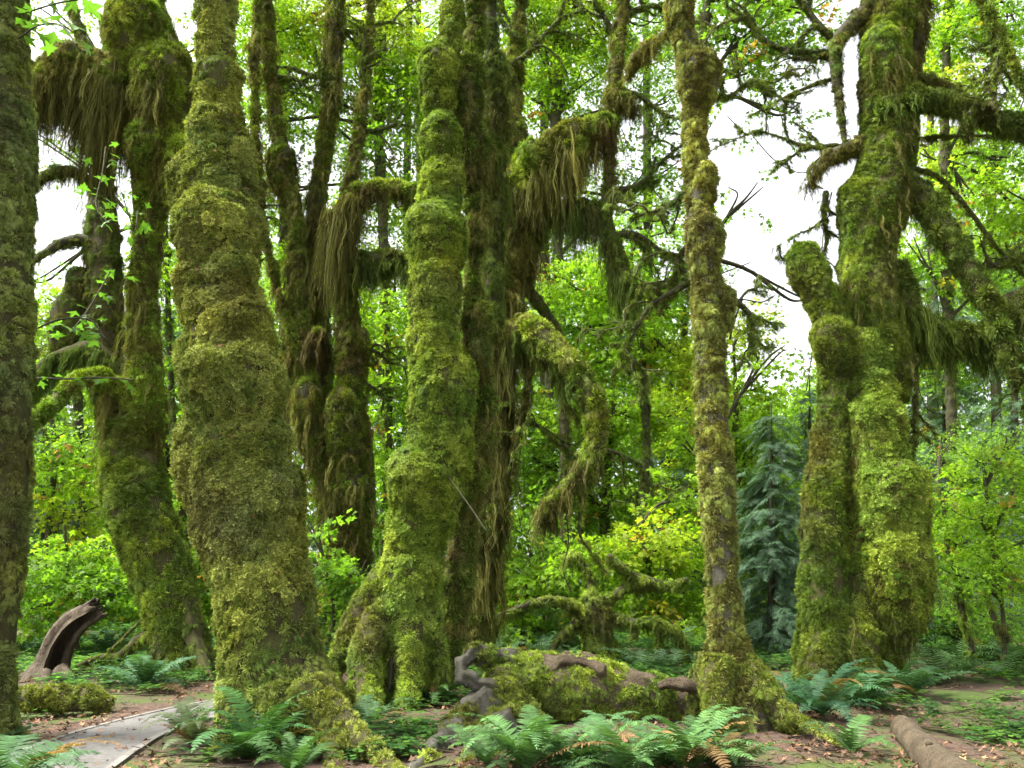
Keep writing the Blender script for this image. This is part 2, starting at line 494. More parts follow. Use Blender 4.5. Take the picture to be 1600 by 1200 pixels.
TUFTS["ground_plant"] = [make_oxalis("ground_plant") for _ in range(4)]

def make_stick(name):
    g = Geo(); q = np.zeros(3); a = random.uniform(-.3, .3); rows = []
    for i in range(5):
        rows.append((*q, .014 * (1 - .17 * i))); a += random.gauss(0, .3); q = q + np.array([math.cos(a), math.sin(a), random.gauss(0, .06)]) * .25
    g.add(*tube(rows, .2, 5, .1, 0, 6))
    k = random.randrange(1, 4); b = a + random.choice((-1, 1)) * .8; o = np.array(rows[k][:3])
    g.add(*tube([(*o, .009), (*(o + np.array([math.cos(b), math.sin(b), .05]) * .3), .004)], .2, 5, .1, 0, 6))
    V, F = g.out(); return mesh_of(name, V, F, M["log"])
TUFTS["stick"] = [make_stick("fallen_stick") for _ in range(4)]

# ------------------------------------------------------------------ mossy trees
MOSS_GAIN = 1.62
PAL = {   # moss colours as they grow: main, pale tips, worn brown
    "olive":  ((0.112, 0.132, 0.026), (0.200, 0.225, 0.056), (0.088, 0.084, 0.026)),
    "bright": ((0.102, 0.152, 0.018), (0.180, 0.232, 0.036), (0.100, 0.085, 0.022)),
    "green":  ((0.086, 0.126, 0.017), (0.160, 0.202, 0.034), (0.075, 0.066, 0.022)),
    "deep":   ((0.062, 0.092, 0.017), (0.108, 0.145, 0.028), (0.065, 0.052, 0.024)),
    "brown":  ((0.088, 0.086, 0.024), (0.135, 0.135, 0.036), (0.075, 0.055, 0.026)),
    "lichen": ((0.108, 0.132, 0.034), (0.180, 0.205, 0.064), (0.055, 0.052, 0.025)),
}
def pal_col(pal, p, seed, rng):
    a, b, c = [np.array(v) * MOSS_GAIN for v in PAL[pal]]
    n = fbm(p, 0.9, 3, seed + 3); k = fbm(p, 2.6, 3, seed + 8); q = fbm(p, 7.0, 2, seed + 21)
    w = np.clip((k + 0.5 * q - 0.62) * 3.0, 0, 1)[:, None]; v = np.clip((n - 0.57) * 5, 0, 1)[:, None]
    col = a * (1 - w) + b * w
    col = col * (1 - 0.75 * v) + c * 0.75 * v
    h = (fbm(p, 1.7, 2, seed + 44) - .5)[:, None]
    col = col * (1 + h * np.array([.5, .25, -.3])) * (1 + (fbm(p, .6, 2, seed + 91) - .5)[:, None] * .7)
    return col * (0.72 + 0.56 * rng.random((len(p), 1)))
class Tree:
    def __init__(s, name, label, cat, base, pal="deep", seed=1):
        s.root = thing(name, base, label, cat); s.pts = {}; s.pal = pal; s.seed = seed; s.k = 0
    def put(s, key, p, rot, size, col):
        s.pts.setdefault(key, []).append((p, rot, size if size.ndim == 2 else np.repeat(size[:, None], 3, 1), col))
    def moss(s, V, F, key="cushion", size=0.06, dens=500, cover=0.8, pal=None, bare=(), back=-0.4, seed=None):
        p, n = scatter(V, F, dens * (1.5 if key == 'shag' else 1.2)); sd = s.seed if seed is None else seed
        to = unit(EYE - p); keep = np.sum(to * n, 1) > back
        c = fbm(p, 1.6, 3, sd + 31) + 0.35 * (fbm(p, 6, 2, sd + 37) - 0.5)
        keep &= c < 0.33 + 0.5 * cover
        for (c3, r) in bare:
            keep &= np.linalg.norm((p - c3) * (1, 0.7, 0.6), axis=1) + 0.25 * (fbm(p, 5, 2, 3) - .5) > r
        keep &= p[:, 2] > -0.1
        p, n, c = p[keep], n[keep], c[keep]; m = len(p)
        if not m: return
        Z = n + 0.28 * RNG.normal(size=(m, 3)); X = np.array([0, 0, -1.0]) + 0.45 * RNG.normal(size=(m, 3))
        spin = RNG.uniform(-.5, .5, m) if key != "rosette" else RNG.uniform(0, 6.28, m)
        if key == "shag": size *= 0.8
        bump = fbm(p, 0.55 / size, 2, sd + 71) - 0.5
        ok = (bump > -0.13) | (RNG.random(m) < .6)
        p, n, Z, X, spin, bump = p[ok], n[ok], Z[ok], X[ok], spin[ok], bump[ok]; m = len(p)
        sz = size * (0.6 + 0.8 * RNG.random(m)) * (0.7 + 0.7 * fbm(p, 4.0, 2, sd + 5))
        s.put(key, p + n * (((3.0 if key == 'rosette' else 2.8) * bump - 0.5) * size)[:, None], frames(Z, X, spin), sz, pal_col(pal or s.pal, p, sd, RNG))
    def hang(s, V, F, length=0.5, dens=160, pal="brown", below=0.25, width=1.0, seed=None):
        p, n = scatter(V, F, dens * 1.0); sd = s.seed if seed is None else seed
        keep = n[:, 2] < below
        p = p[keep]; m = len(p)
        if not m: return
        q = p * (1, 1, 0.35)
        L = length * np.clip(0.15 + 1.7 * (fbm(q, 2.3, 2, sd + 61) - 0.2), 0.12, 1.25) * RNG.uniform(.5, 1.1, m)
        keep = p[:, 2] - L > 0.15; p, L = p[keep], L[keep]; m = len(p)
        rot = np.stack([RNG.normal(0, .05, m), RNG.normal(0, .05, m), RNG.uniform(0, 6.28, m)], 1)
        w = width * RNG.uniform(.6, 1.4, m) * np.clip(L / .6, .5, .85)
        s.put("curtain", p, rot, np.stack([w, w, L], 1), pal_col(pal, p, sd + 9, RNG) * .66)
    def rows(s, px, Y, thin=0.0):
        out = []
        for r in px:
            yy = Y + (r[3] if len(r) > 3 else 0); q = P(r[0], r[1], yy); out.append((*q, max(0.012, r[2] * S(r[0], r[1], yy) - thin)))
        return out
    def limb(s, name, px, Y, mat="bark_moss", seg=None, lump=0.12, fine=0.05, thin=None, domes=(), moss=(), hang=None, step=None, parent=None, flute=0.0, freq=2.2, core=1.0, gnarl=0):
        s.k += 1
        if gnarl:
            rd = random.Random(s.k); px = [r if len(r) > 3 else (*r, 0) for r in px]; q = catmull(px, 3)
            px = [(a + rd.gauss(0, c * .28) * gnarl, b_ + rd.gauss(0, c * .28) * gnarl, c * (1 + rd.uniform(-.32, .42) * gnarl), e) for a, b_, c, e in q]
        thin = (.05 if Y < 12 else .07) if thin is None else thin; rw = [(*r[:3], r[3] * core) for r in s.rows(px, Y, thin)]; rmax = max(r[3] for r in rw)
        seg = seg or (30 if rmax > .35 else 20 if rmax > .15 else 12 if rmax > .06 else 8)
        step = step or max(0.06, min(0.2, rmax * 0.35))
        g = Geo().add(*tube(rw, step, seg, lump, fine, freq, s.seed * 7 + s.k, True, flute))
        for d in domes:
            yy = Y + (d[4] if len(d) > 4 else 0); sc = S(d[0], d[1], yy); c = P(d[0], d[1], yy)
            g.add(*dome(c, np.array([d[2] * sc - .02, (d[2] if Y < 14 else min(d[2], d[3])) * sc, d[3] * sc]), s.seed + s.k + int(d[0])))
        V, F = g.out()
        o = obj(name, V, F, M[mat], parent or s.root)
        for mk in moss: s.moss(V, F, **mk)
        if hang: 
            for h in (hang if isinstance(hang, (list, tuple)) else [hang]): s.hang(V, F, **h)
        return o, V, F
    def branchlets(s, px, py, ang, ln, hw, Y, dy=0.0, mat="bark_dark", moss=True, kids=4, seed=0, droop=.25):
        """a crooked bare side branch with its own twigs, one piece"""
        rd = random.Random(seed * 31 + int(px)); g = Geo(); todo = [(px, py, ang, ln, hw, dy, 0)]
        while todo:
            x, y, a, l, w, d0, lev = todo.pop(); pts = [(x, y, w, d0)]; nst = 6 if lev == 0 else 4
            for i in range(nst):
                a += rd.gauss(0, .28); a += droop * (math.pi / 2 - a if abs(math.pi / 2 - a) < 2.6 else 0) * .12
                x += math.cos(a) * l / nst; y += math.sin(a) * l / nst; d0 += rd.gauss(0, .06)
                pts.append((x, y, w * (1 - .8 * (i + 1) / nst), d0))
                if lev < 2 and rd.random() < (.8 if lev == 0 else .5):
                    todo.append((x, y, a + rd.choice((-1, 1)) * rd.uniform(.5, 1.1), l * rd.uniform(.3, .6), w * .55 * (1 - .6 * i / nst), d0, lev + 1))
            g.add(*tube(s.rows(pts, Y, 0), .12, 6, .15, .0, 4, seed))
        V, F = g.out(); obj("branch", V, F, M[mat], s.root)
        if moss: s.moss(V, F, key="shag", size=.10, dens=150, cover=.75, pal="deep", back=-1.1); s.hang(V, F, .35, 90, "deep", .2)
    def done(s):
        nm = {"cushion": "moss", "rosette": "moss", "shag": "moss", "curtain": "hanging_moss", "spray": "foliage", "fine_spray": "foliage", "needle": "foliage"}
        for key, L in s.pts.items():
            points_obj(nm[key], key, *[np.concatenate([l[i] for l in L]) for i in range(4)], parent=s.root)
def E(rows):   # (row, left edge, right edge) -> (centre, row, half width)
    return [((a + b) / 2, y, (b - a) / 2) for y, a, b in reversed(rows)] if rows[0][0] < rows[-1][0] else [((a + b) / 2, y, (b - a) / 2) for y, a, b in rows]
def base_at(px, py, Y):
    b = P(px, py, Y); return np.array([b[0], b[1], float(height(b[0], b[1]))])
FUR = dict(key="shag", size=0.10, dens=260)

# --- the grey-green trunk cut by the left edge of the picture
Y = 9.4
t = Tree("mossy_maple_tree", "grey-green lichen-fuzzed trunk cut off by the left edge of the picture", "tree", base_at(-35, 1150, Y), "lichen", 3)
t.limb("trunk", [(-35, 1190, 78), (-38, 1130, 60), (-32, 1000, 58), (-26, 900, 62), (-18, 800, 62), (-16, 650, 60), (-12, 530, 62), (-10, 400, 58), (-8, 250, 60), (-10, 130, 56), (-14, 0, 55), (-18, -120, 52), (-20, -300, 48)], Y,
       moss=[dict(key="shag", size=0.075, dens=620, cover=.85), dict(key="cushion", size=0.05, dens=350, cover=.6)], lump=.06)
b_left = t
# --- forked leaning tree behind the path
Y = 16.5
t = Tree("mossy_maple_tree", "dark leaning maple forking into two mossy stems behind the path", "tree", base_at(290, 1055, Y), "deep", 5)
big = [dict(key="shag", size=0.12, dens=200, cover=.8), dict(key="cushion", size=0.085, dens=260, cover=.85, pal="green")]
t.limb("trunk", E([(660, 168, 248), (690, 164, 244), (720, 157, 247), (750, 157, 255), (800, 168, 270), (850, 188, 285), (900, 208, 300), (950, 221, 312), (1000, 236, 324), (1040, 240, 335), (1075, 235, 345)]), Y, moss=big, domes=[(205, 735, 47, 40)], flute=.05)
t.limb("stem", E([(-150, 165, 235), (-80, 170, 245), (0, 180, 255), (40, 172, 258), (80, 192, 285), (110, 195, 295), (150, 198, 298), (180, 203, 300), (220, 202, 298), (260, 210, 285), (300, 212, 262), (350, 210, 256), (400, 206, 251), (450, 200, 246), (500, 198, 247), (550, 199, 250), (600, 196, 252), (660, 192, 250), (700, 185, 240)]), Y,
       domes=[(215, 40, 48, 48, -.3), (255, 120, 46, 55, -.3), (230, 220, 30, 28, -.4), (280, 250, 25, 40, -.3), (225, 615, 28, 70)], moss=[dict(key="shag", size=.13, dens=210, cover=.75, pal="bright"), dict(key="cushion", size=.085, dens=230, cover=.75, pal="bright")],
       hang=dict(length=.9, dens=40, below=.15))
t.limb("stem", [(190, 720, 26, .3), (182, 660, 26, .4), (168, 600, 28, .5), (164, 540, 32, .5), (166, 480, 31, .5), (162, 420, 31, .5), (160, 350, 27, .6), (160, 280, 20, .7), (160, 200, 16, .8), (140, 100, 12, 1), (110, 0, 10, 1.2), (90, -100, 9, 1.3)], Y,
       domes=[(124, 442, 20, 26, .4), (105, 495, 24, 40, .3)], moss=[dict(key="shag", size=.13, dens=200, cover=.8)], hang=dict(length=.6, dens=30, below=.2))
t.limb("limb", [(190, 590, 20, .3), (150, 548, 20, .1), (110, 552, 17, 0), (70, 570, 15, -.1), (45, 605, 12, -.3)], Y, moss=[dict(key="shag", size=.12, dens=200)], hang=dict(length=1.2, dens=150, below=.4, pal="deep"))
t.limb("limb", [(195, 615, 18, -.2), (160, 592, 17, -.5), (125, 592, 16, -.8), (95, 618, 15, -1), (65, 648, 15, -1.3), (40, 672, 13, -1.5), (25, 690, 9, -1.6)], Y, moss=[dict(key="shag", size=.11, dens=320, pal="bright"), dict(key="cushion", size=.08, dens=260, pal="bright")], hang=dict(length=.45, dens=60, below=.2))
t.limb("limb", [(175, 615, 14, -.1), (185, 640, 12, -.2), (170, 660, 9, -.3)], Y, hang=dict(length=1.2, dens=260, below=.6))
t.limb("limb", [(180, 410, 17, .4), (140, 378, 15, .3), (105, 378, 14, .2), (75, 392, 12, 0), (48, 412, 9, -.2)], Y, mat="bark_dark", moss=[dict(key="shag", size=.10, dens=160)], hang=dict(length=.3, dens=60))
t.limb("limb", [(215, 130, 30, -.1), (170, 108, 30, -.4), (120, 105, 30, -.7), (75, 118, 26, -1), (48, 140, 20, -1.2)], Y, domes=[(110, 100, 38, 30, -.8), (170, 130, 30, 40, -.5)], moss=[dict(key="shag", size=.14, dens=220, pal="brown"), dict(key="cushion", size=.08, dens=150)], hang=dict(length=1.9, dens=170, below=.0, width=1.1))
t.limb("limb", [(150, 290, 12, 0), (110, 268, 14, -.4), (70, 275, 12, -.7), (50, 300, 9, -.9)], Y, moss=[dict(key="shag", size=.11, dens=200)], hang=dict(length=.6, dens=110, below=.5))
for rt in ([(285, 940, 24, -.1), (302, 1000, 19, -.4), (320, 1042, 13, -.8), (336, 1066, 8, -1.1), (350, 1082, 4, -1.4)], [(268, 950, 26, -.1), (250, 1020, 20, -.4), (232, 1056, 11, -.7), (222, 1070, 6, -.9)], [(298, 960, 20, .1), (322, 1015, 13, -.1), (340, 1056, 7, -.3)]):
    t.limb("root", rt, Y, mat="bark_moss", flute=.12, moss=[dict(key="shag", size=.09, dens=220, cover=.8)])
t_fork = t
# --- the great trunk in front
Y = 9.3
t = Tree("mossy_maple_tree", "great bulging moss-cushioned trunk in front, beside the large sword fern", "tree", base_at(430, 1170, Y), "olive", 7)
rows3 = E([(-200, 302, 366), (-60, 300, 370), (0, 302, 370), (60, 305, 372), (110, 303, 372), (150, 300, 376), (200, 294, 386), (240, 286, 396), (270, 274, 403), (310, 270, 407), (350, 276, 409), (400, 279, 403), (440, 279, 403), (480, 278, 422), (540, 282, 440), (600, 284, 444), (650, 282, 446), (700, 280, 452), (750, 284, 466), (800, 294, 478), (850, 309, 484), (890, 324, 486), (930, 331, 491), (970, 335, 496), (1010, 338, 503), (1050, 340, 514), (1090, 341, 530), (1130, 340, 552), (1180, 335, 570)])
rows3 = [(x, y, w * (.87 + .13 * min(1, max(0, (y - 800) / 110)))) for x, y, w in rows3]
bark3 = [(P(470, 935, Y - .45), .17), (P(335, 115, Y - .2), .20), (P(430, 1000, Y - .5), .06)]
o, V, F = t.limb("trunk", rows3, Y, seg=40, step=.06, lump=.07, fine=.05, flute=.025,
       domes=[(343, 354, 66, 54, -.12), (287, 276, 20, 30, -.05), (338, 205, 42, 52, -.05), (366, 240, 32, 40, -.08), (374, 505, 50, 36, -.17), (316, 444, 38, 36, -.10), (356, 428, 44, 26, -.16), (364, 592, 77, 60, -.16), (305, 552, 26, 40, -.07), (318, 690, 40, 50, -.10), (400, 700, 50, 54, -.14), (424, 770, 48, 50, -.12), (345, 780, 48, 44, -.15), (390, 845, 50, 40, -.15), (337, 6, 30, 40, -.10), (342, 128, 35, 34, -.03)])
LEAF_CATCH = [(V, F)]
t.moss(V, F, key="rosette", size=.060, dens=1150, cover=.95, bare=bark3 + [(P(430, 1110, Y - .6), .7)])
t.moss(V, F, key="shag", size=.07, dens=300, cover=.7, pal="deep", bare=bark3[:1])
t.moss(V, F, key="cushion", size=.05, dens=300, cover=.7, bare=bark3)
for rt in ([(470, 1060, 48, -.2), (512, 1105, 34, -.5), (555, 1148, 27, -.8), (602, 1190, 22, -1.2), (650, 1235, 14, -2.0)], [(480, 1080, 45, -.45), (508, 1150, 30, -.7), (520, 1200, 24, -1.2), (526, 1260, 14, -2.1)], [(380, 1080, 45, -.3), (362, 1140, 32, -.45), (345, 1190, 22, -.6)], [(430, 1090, 50, -.4), (440, 1150, 36, -.6), (450, 1200, 22, -.8)]):
    t.limb("root", rt, Y, mat="bark_moss", moss=[dict(key="shag", size=.055, dens=520, cover=.75, pal="olive"), dict(key="cushion", size=.04, dens=420, cover=.7)])
t_big = t
# --- dark multi-stemmed tree draped in strands
Y = 22
t = Tree("mossy_maple_tree", "dark many-stemmed maple draped in brown strands, between the two thickest trunks", "tree", base_at(545, 1000, Y), "brown", 11)
mm = [dict(key="shag", size=.15, dens=120, cover=.85), dict(key="cushion", size=.09, dens=170, cover=.75, pal="green")]
hh = dict(length=1.1, dens=26, below=.3, width=1.3)
t.limb("trunk", [(548, 1010, 46), (547, 940, 32), (542, 860, 34), (536, 800, 36), (530, 750, 34), (525, 715, 26)], Y, mat="bark_dark", moss=mm, hang=hh, flute=.12, domes=[(550, 770, 24, 40, -.3)])
t.limb("stem", [(520, 780, 20, -.2), (494, 700, 19, -.3), (482, 600, 18, -.3), (474, 510, 18, -.3), (467, 430, 16, -.3), (463, 340, 13, -.2), (442, 250, 14, -.2), (428, 160, 12, -.2), (420, 60, 11, -.2), (416, -120, 9, -.2)], Y, mat="bark_dark", moss=mm, hang=hh, domes=[(440, 250, 20, 26, -.2), (480, 620, 20, 40, -.4)])
t.limb("stem", [(525, 760, 22, .2), (512, 680, 18, .2), (506, 580, 15, .2), (500, 470, 15, .1), (495, 380, 15, .1), (498, 290, 15, .1), (512, 200, 14, 0), (520, 110, 14, 0), (526, 0, 13, 0), (530, -140, 11, 0)], Y, mat="bark_dark", moss=mm, hang=hh)
t.limb("stem", [(540, 800, 26, -.2), (548, 700, 24, -.3), (545, 610, 22, -.3), (545, 520, 20, -.3), (540, 450, 18, -.4), (536, 380, 16, -.5), (545, 310, 13, -.5), (562, 200, 10, -.3), (574, 100, 8, -.2), (582, -60, 7, 0)], Y, mat="bark_dark", moss=mm, hang=hh, domes=[(535, 640, 24, 40, -.5), (560, 540, 16, 30, -.3)])
t.limb("stem", [(548, 640, 24, .1), (572, 700, 13, .1), (574, 800, 13, .1), (570, 880, 12, .1), (566, 1000, 14, .1)], Y, mat="bark_dark", moss=mm)
t.limb("stem", [(470, 560, 10, -.6), (425, 420, 8, -.6), (405, 300, 9, -.6), (398, 150, 8, -.6), (402, 0, 8, -.6), (405, -120, 7, -.6)], Y, mat="bark_dark", moss=mm, hang=hh)
t.limb("limb", [(540, 330, 16, -.5), (555, 302, 15, -.6), (600, 292, 14, -.7), (640, 297, 13, -.8), (665, 310, 10, -.8)], Y, moss=[dict(key="cushion", size=.12, dens=160, pal="bright"), dict(key="shag", size=.15, dens=120)], hang=dict(length=.9, dens=150, below=-.1, width=1.2))
t.limb("limb", [(536, 400, 16, -.7), (532, 350, 18, -.8), (550, 312, 14, -.8)], Y, moss=mm, hang=dict(length=2.2, dens=160, below=1.1, width=1.5))
t.limb("limb", [(530, 440, 16, -.6), (560, 412, 17, -.7), (605, 406, 17, -.8), (645, 416, 14, -.9)], Y, moss=[dict(key="cushion", size=.12, dens=180, pal="deep"), dict(key="shag", size=.15, dens=120, pal="deep")], hang=dict(length=1.1, dens=170, below=-.1, width=1.2, pal="deep"))
t.limb("limb", [(560, 560, 8, 0), (585, 540, 6, .1), (600, 545, 5, .1), (612, 580, 4, .1)], Y, mat="bark_dark", moss=[dict(key="shag", size=.12, dens=120)])
t.limb("limb", [(450, 560, 9, -.2), (478, 540, 12, -.4), (500, 520, 12, -.6)], Y, moss=mm, hang=dict(length=2.6, dens=120, below=1.1, width=1.5))
for a in ((560, 210, -.4, 90, 4), (525, 120, -2.6, 110, 4), (425, 120, -.5, 90, 4), (570, 130, -2.2, 100, 4), (465, 330, -2.4, 80, 4), (550, 545, .3, 70, 5), (560, 590, .5, 60, 4), (520, 60, -.6, 120, 4)): t.branchlets(*a, Y, -.2, seed=3)
t.done()
# --- the middle tree: pale green-brown cushions, twin stems
Y = 13.2
t = Tree("mossy_maple_tree", "thick middle maple with stacked round moss domes and spreading roots", "tree", base_at(610, 1090, Y), "deep", 13)
mfront = [dict(key="rosette", size=.066, dens=540, cover=.95, pal="green"), dict(key="cushion", size=.055, dens=400, cover=.85, pal="green"), dict(key="shag", size=.10, dens=140, cover=.7)]
rows5 = E([(-180, 690, 724), (-60, 690, 722), (0, 688, 720), (50, 684, 718), (90, 662, 714), (140, 664, 708), (190, 662, 714), (240, 657, 719), (300, 655, 720), (350, 640, 725), (400, 646, 718), (450, 644, 715), (500, 641, 714), (550, 640, 725), (600, 640, 737), (650, 640, 740), (700, 624, 737), (750, 608, 732), (800, 605, 728), (850, 605, 704), (900, 598, 697), (950, 580, 692), (1000, 560, 684), (1050, 548, 674), (1100, 540, 670)])
t.limb("trunk", rows5, Y, seg=36, core=.84, domes=[(684, 108, 32, 40, -.06), (688, 212, 31, 32, -.06), (690, 285, 34, 42, -.04), (681, 362, 49, 44, -.10), (680, 448, 39, 46, -.20), (678, 520, 38, 50, -.06), (690, 605, 50, 70, -.06), (692, 690, 46, 60, -.06), (652, 745, 50, 44, -.20), (648, 830, 44, 60, -.12), (640, 905, 50, 60, -.12), (630, 980, 56, 60, -.1), (706, 20, 18, 40, 0)], moss=mfront, flute=.04)
t.limb("stem", E([(-180, 726, 762), (0, 725, 762), (80, 720, 757), (110, 706, 755), (150, 703, 755), (200, 703, 755), (250, 708, 756), (300, 720, 752), (350, 724, 752), (400, 724, 752), (450, 722, 756), (500, 724, 760), (600, 728, 768), (700, 722, 765), (800, 704, 752), (900, 688, 742), (1000, 675, 725), (1060, 668, 725)]), Y + .7,
       domes=[(729, 125, 27, 38, -.25), (752, 236, 15, 32, .1), (745, 330, 14, 40, 0), (740, 300, 12, 20, 0), (745, 505, 22, 40, -.2), (755, 640, 16, 50, 0)], moss=[dict(key="cushion", size=.09, dens=240, cover=.7), dict(key="shag", size=.14, dens=170, cover=.85, pal="brown")], hang=dict(length=.8, dens=22, below=.1), flute=.05)
t.limb("stem", [(765, 520, 20, 1.2), (772, 420, 18, 1.2), (775, 300, 16, 1.3), (775, 190, 20, 1.3), (772, 110, 20, 1.3), (768, 50, 14, 1.3), (765, -120, 10, 1.3)], Y, mat="bark_dark", moss=[dict(key="shag", size=.16, dens=140, pal="deep")], hang=dict(length=.9, dens=60, below=.5, pal="deep"))
for rt in ([(600, 900, 30, -.1), (562, 965, 30, -.2), (535, 1015, 24, -.3), (518, 1055, 20, -.5), (510, 1090, 14, -.6)], [(590, 960, 30, -.5), (572, 1020, 30, -.8), (570, 1065, 30, -1.0), (578, 1110, 26, -1.3), (590, 1150, 14, -1.5)], [(640, 960, 32, -.4), (636, 1020, 28, -.6), (640, 1070, 24, -.8), (636, 1120, 26, -1.2), (650, 1150, 12, -1.4)], [(605, 985, 12, -.5), (612, 1030, 11, -.6), (608, 1080, 10, -.7)], [(672, 960, 24, -.2), (684, 1020, 20, -.3), (700, 1070, 12, -.4)]):
    t.limb("root", rt, Y, mat="bark_grey" if rt[0][2] < 15 else "bark_moss", moss=[] if rt[0][2] < 15 else [dict(key="cushion", size=.05, dens=560, cover=.8, pal="green"), dict(key="shag", size=.07, dens=220, cover=.7)])
t.limb("root", [(700, 745, 4, -.5), (730, 785, 4, -.7), (760, 830, 3, -.9)], Y, mat="bark_dark")
t.done()
# --- tree behind it with the arching limbs
Y = 17.5
t = Tree("mossy_maple_tree", "maple behind the middle tree with an arching limb drooping to the right", "tree", base_at(742, 1030, Y), "bright", 17)
mb = [dict(key="cushion", size=.10, dens=150, cover=.75, pal="deep"), dict(key="shag", size=.15, dens=130, cover=.85, pal="brown")]
t.limb("trunk", E([(260, 768, 815), (310, 760, 820), (360, 770, 828), (420, 764, 822), (500, 756, 806), (550, 756, 810), (600, 752, 808), (650, 755, 804), (700, 750, 800), (750, 741, 797), (800, 732, 794), (850, 728, 785), (900, 723, 776), (960, 718, 768), (1010, 712, 765), (1050, 705, 772)]), Y, seg=24,
       domes=[(790, 295, 32, 36, -.2), (825, 350, 14, 40, -.1), (780, 470, 26, 60, -.3), (770, 420, 20, 40, -.3)], moss=mb, hang=dict(length=1.4, dens=40, below=.2, width=1.3), flute=.08)
t.limb("stem", [(795, 290, 22), (800, 220, 22), (800, 150, 18), (806, 80, 14), (815, 0, 12), (825, -140, 10)], Y, moss=mb, domes=[(800, 215, 26, 26)])
t.limb("stem", [(780, 300, 10, .5), (752, 220, 9, .6), (740, 120, 8, .6), (745, 0, 7, .6)], Y, moss=mb)
yg = [dict(key="shag", size=.15, dens=230, pal="bright", cover=1), dict(key="cushion", size=.10, dens=200, pal="bright", cover=1)]
t.limb("limb", [(800, 300, 24, -.3), (830, 258, 28, -.5), (865, 228, 26, -.6), (905, 208, 24, -.6), (940, 196, 20, -.6), (960, 190, 12, -.5)], Y, domes=[(838, 252, 32, 32, -.6), (895, 212, 28, 24, -.7)], moss=yg, hang=dict(length=1.6, dens=240, below=-.45, width=1.1))
t.limb("limb", [(835, 340, 16, -.3), (862, 326, 16, -.4), (900, 324, 16, -.5), (938, 332, 15, -.5), (955, 380, 16, -.5), (968, 425, 17, -.5), (990, 450, 12, -.5), (1010, 440, 6, -.5)], Y, moss=[dict(key="shag", size=.14, dens=160, pal="deep"), dict(key="cushion", size=.09, dens=100, pal="deep")], hang=dict(length=1.3, dens=220, below=-.3, width=1.1, pal="deep"))
t.limb("limb", [(945, 345, 16, -.4), (952, 280, 13, -.4), (952, 210, 14, -.4), (958, 150, 15, -.4), (966, 80, 13, -.4), (974, 0, 13, -.4), (985, -140, 10, -.4)], Y, moss=[dict(key="shag", size=.14, dens=140, pal="brown"), dict(key="cushion", size=.09, dens=60)], hang=dict(length=.5, dens=30))
t.limb("limb", [(960, 150, 12, -.5), (975, 160, 16, -.6), (988, 175, 10, -.6)], Y, moss=mb, hang=dict(length=1.0, dens=240, below=.9, width=1.3))
t.limb("limb", [(790, 520, 24, -.6), (830, 514, 24, -.9), (862, 540, 24, -1.1), (895, 578, 24, -1.2), (922, 622, 24, -1.3), (932, 670, 22, -1.3), (926, 720, 19, -1.3), (912, 770, 10, -1.3), (905, 830, 8, -1.3), (925, 865, 7, -1.3), (948, 895, 5, -1.3)], Y, moss=[dict(key="shag", size=.13, dens=220, pal="olive"), dict(key="cushion", size=.09, dens=100)], hang=dict(length=.75, dens=90, below=-.4, width=1.0, pal="deep"))
t.limb("limb", [(925, 700, 13, -1.3), (895, 745, 11, -1.4), (865, 775, 12, -1.5), (852, 805, 9, -1.5)], Y, moss=yg[:1], hang=dict(length=.9, dens=200, below=.5, width=1.2))
t.limb("limb", [(885, 800, 6, -1.4), (888, 850, 6, -1.4), (880, 890, 5, -1.4), (892, 925, 3, -1.4)], Y, mat="bark_dark", moss=[dict(key="shag", size=.09, dens=160)])
t.limb("limb", [(800, 430, 16, .3), (835, 465, 14, .4), (865, 510, 13, .5), (890, 560, 12, .5)], Y, mat="bark_dark", moss=[dict(key="shag", size=.14, dens=120, pal="deep")])
t.limb("limb", [(815, 520, 10, -.4), (828, 580, 9, -.5), (818, 640, 8, -.5), (806, 685, 8, -.5), (801, 735, 5, -.5)], Y, moss=mb[1:], hang=dict(length=.8, dens=120, below=1.1))
t.limb("limb", [(860, 575, 8, -.8), (880, 620, 8, -.9), (905, 660, 7, -1.0)], Y, moss=yg[:1], hang=dict(length=.4, dens=120))
for a in ((968, 140, .3, 100, 5), (950, 300, -.2, 130, 6), (955, 370, .1, 120, 6), (985, 448, -.3, 90, 5), (800, 100, -.5, 150, 5), (810, 60, -2.4, 110, 4), (970, 60, -2.5, 130, 5), (930, 700, .4, 110, 4), (815, 560, 1.2, 130, 4), (975, 30, -.4, 110, 5), (805, 640, .8, 110, 4)): t.branchlets(*a, Y, -.4, seed=5)
t.done()
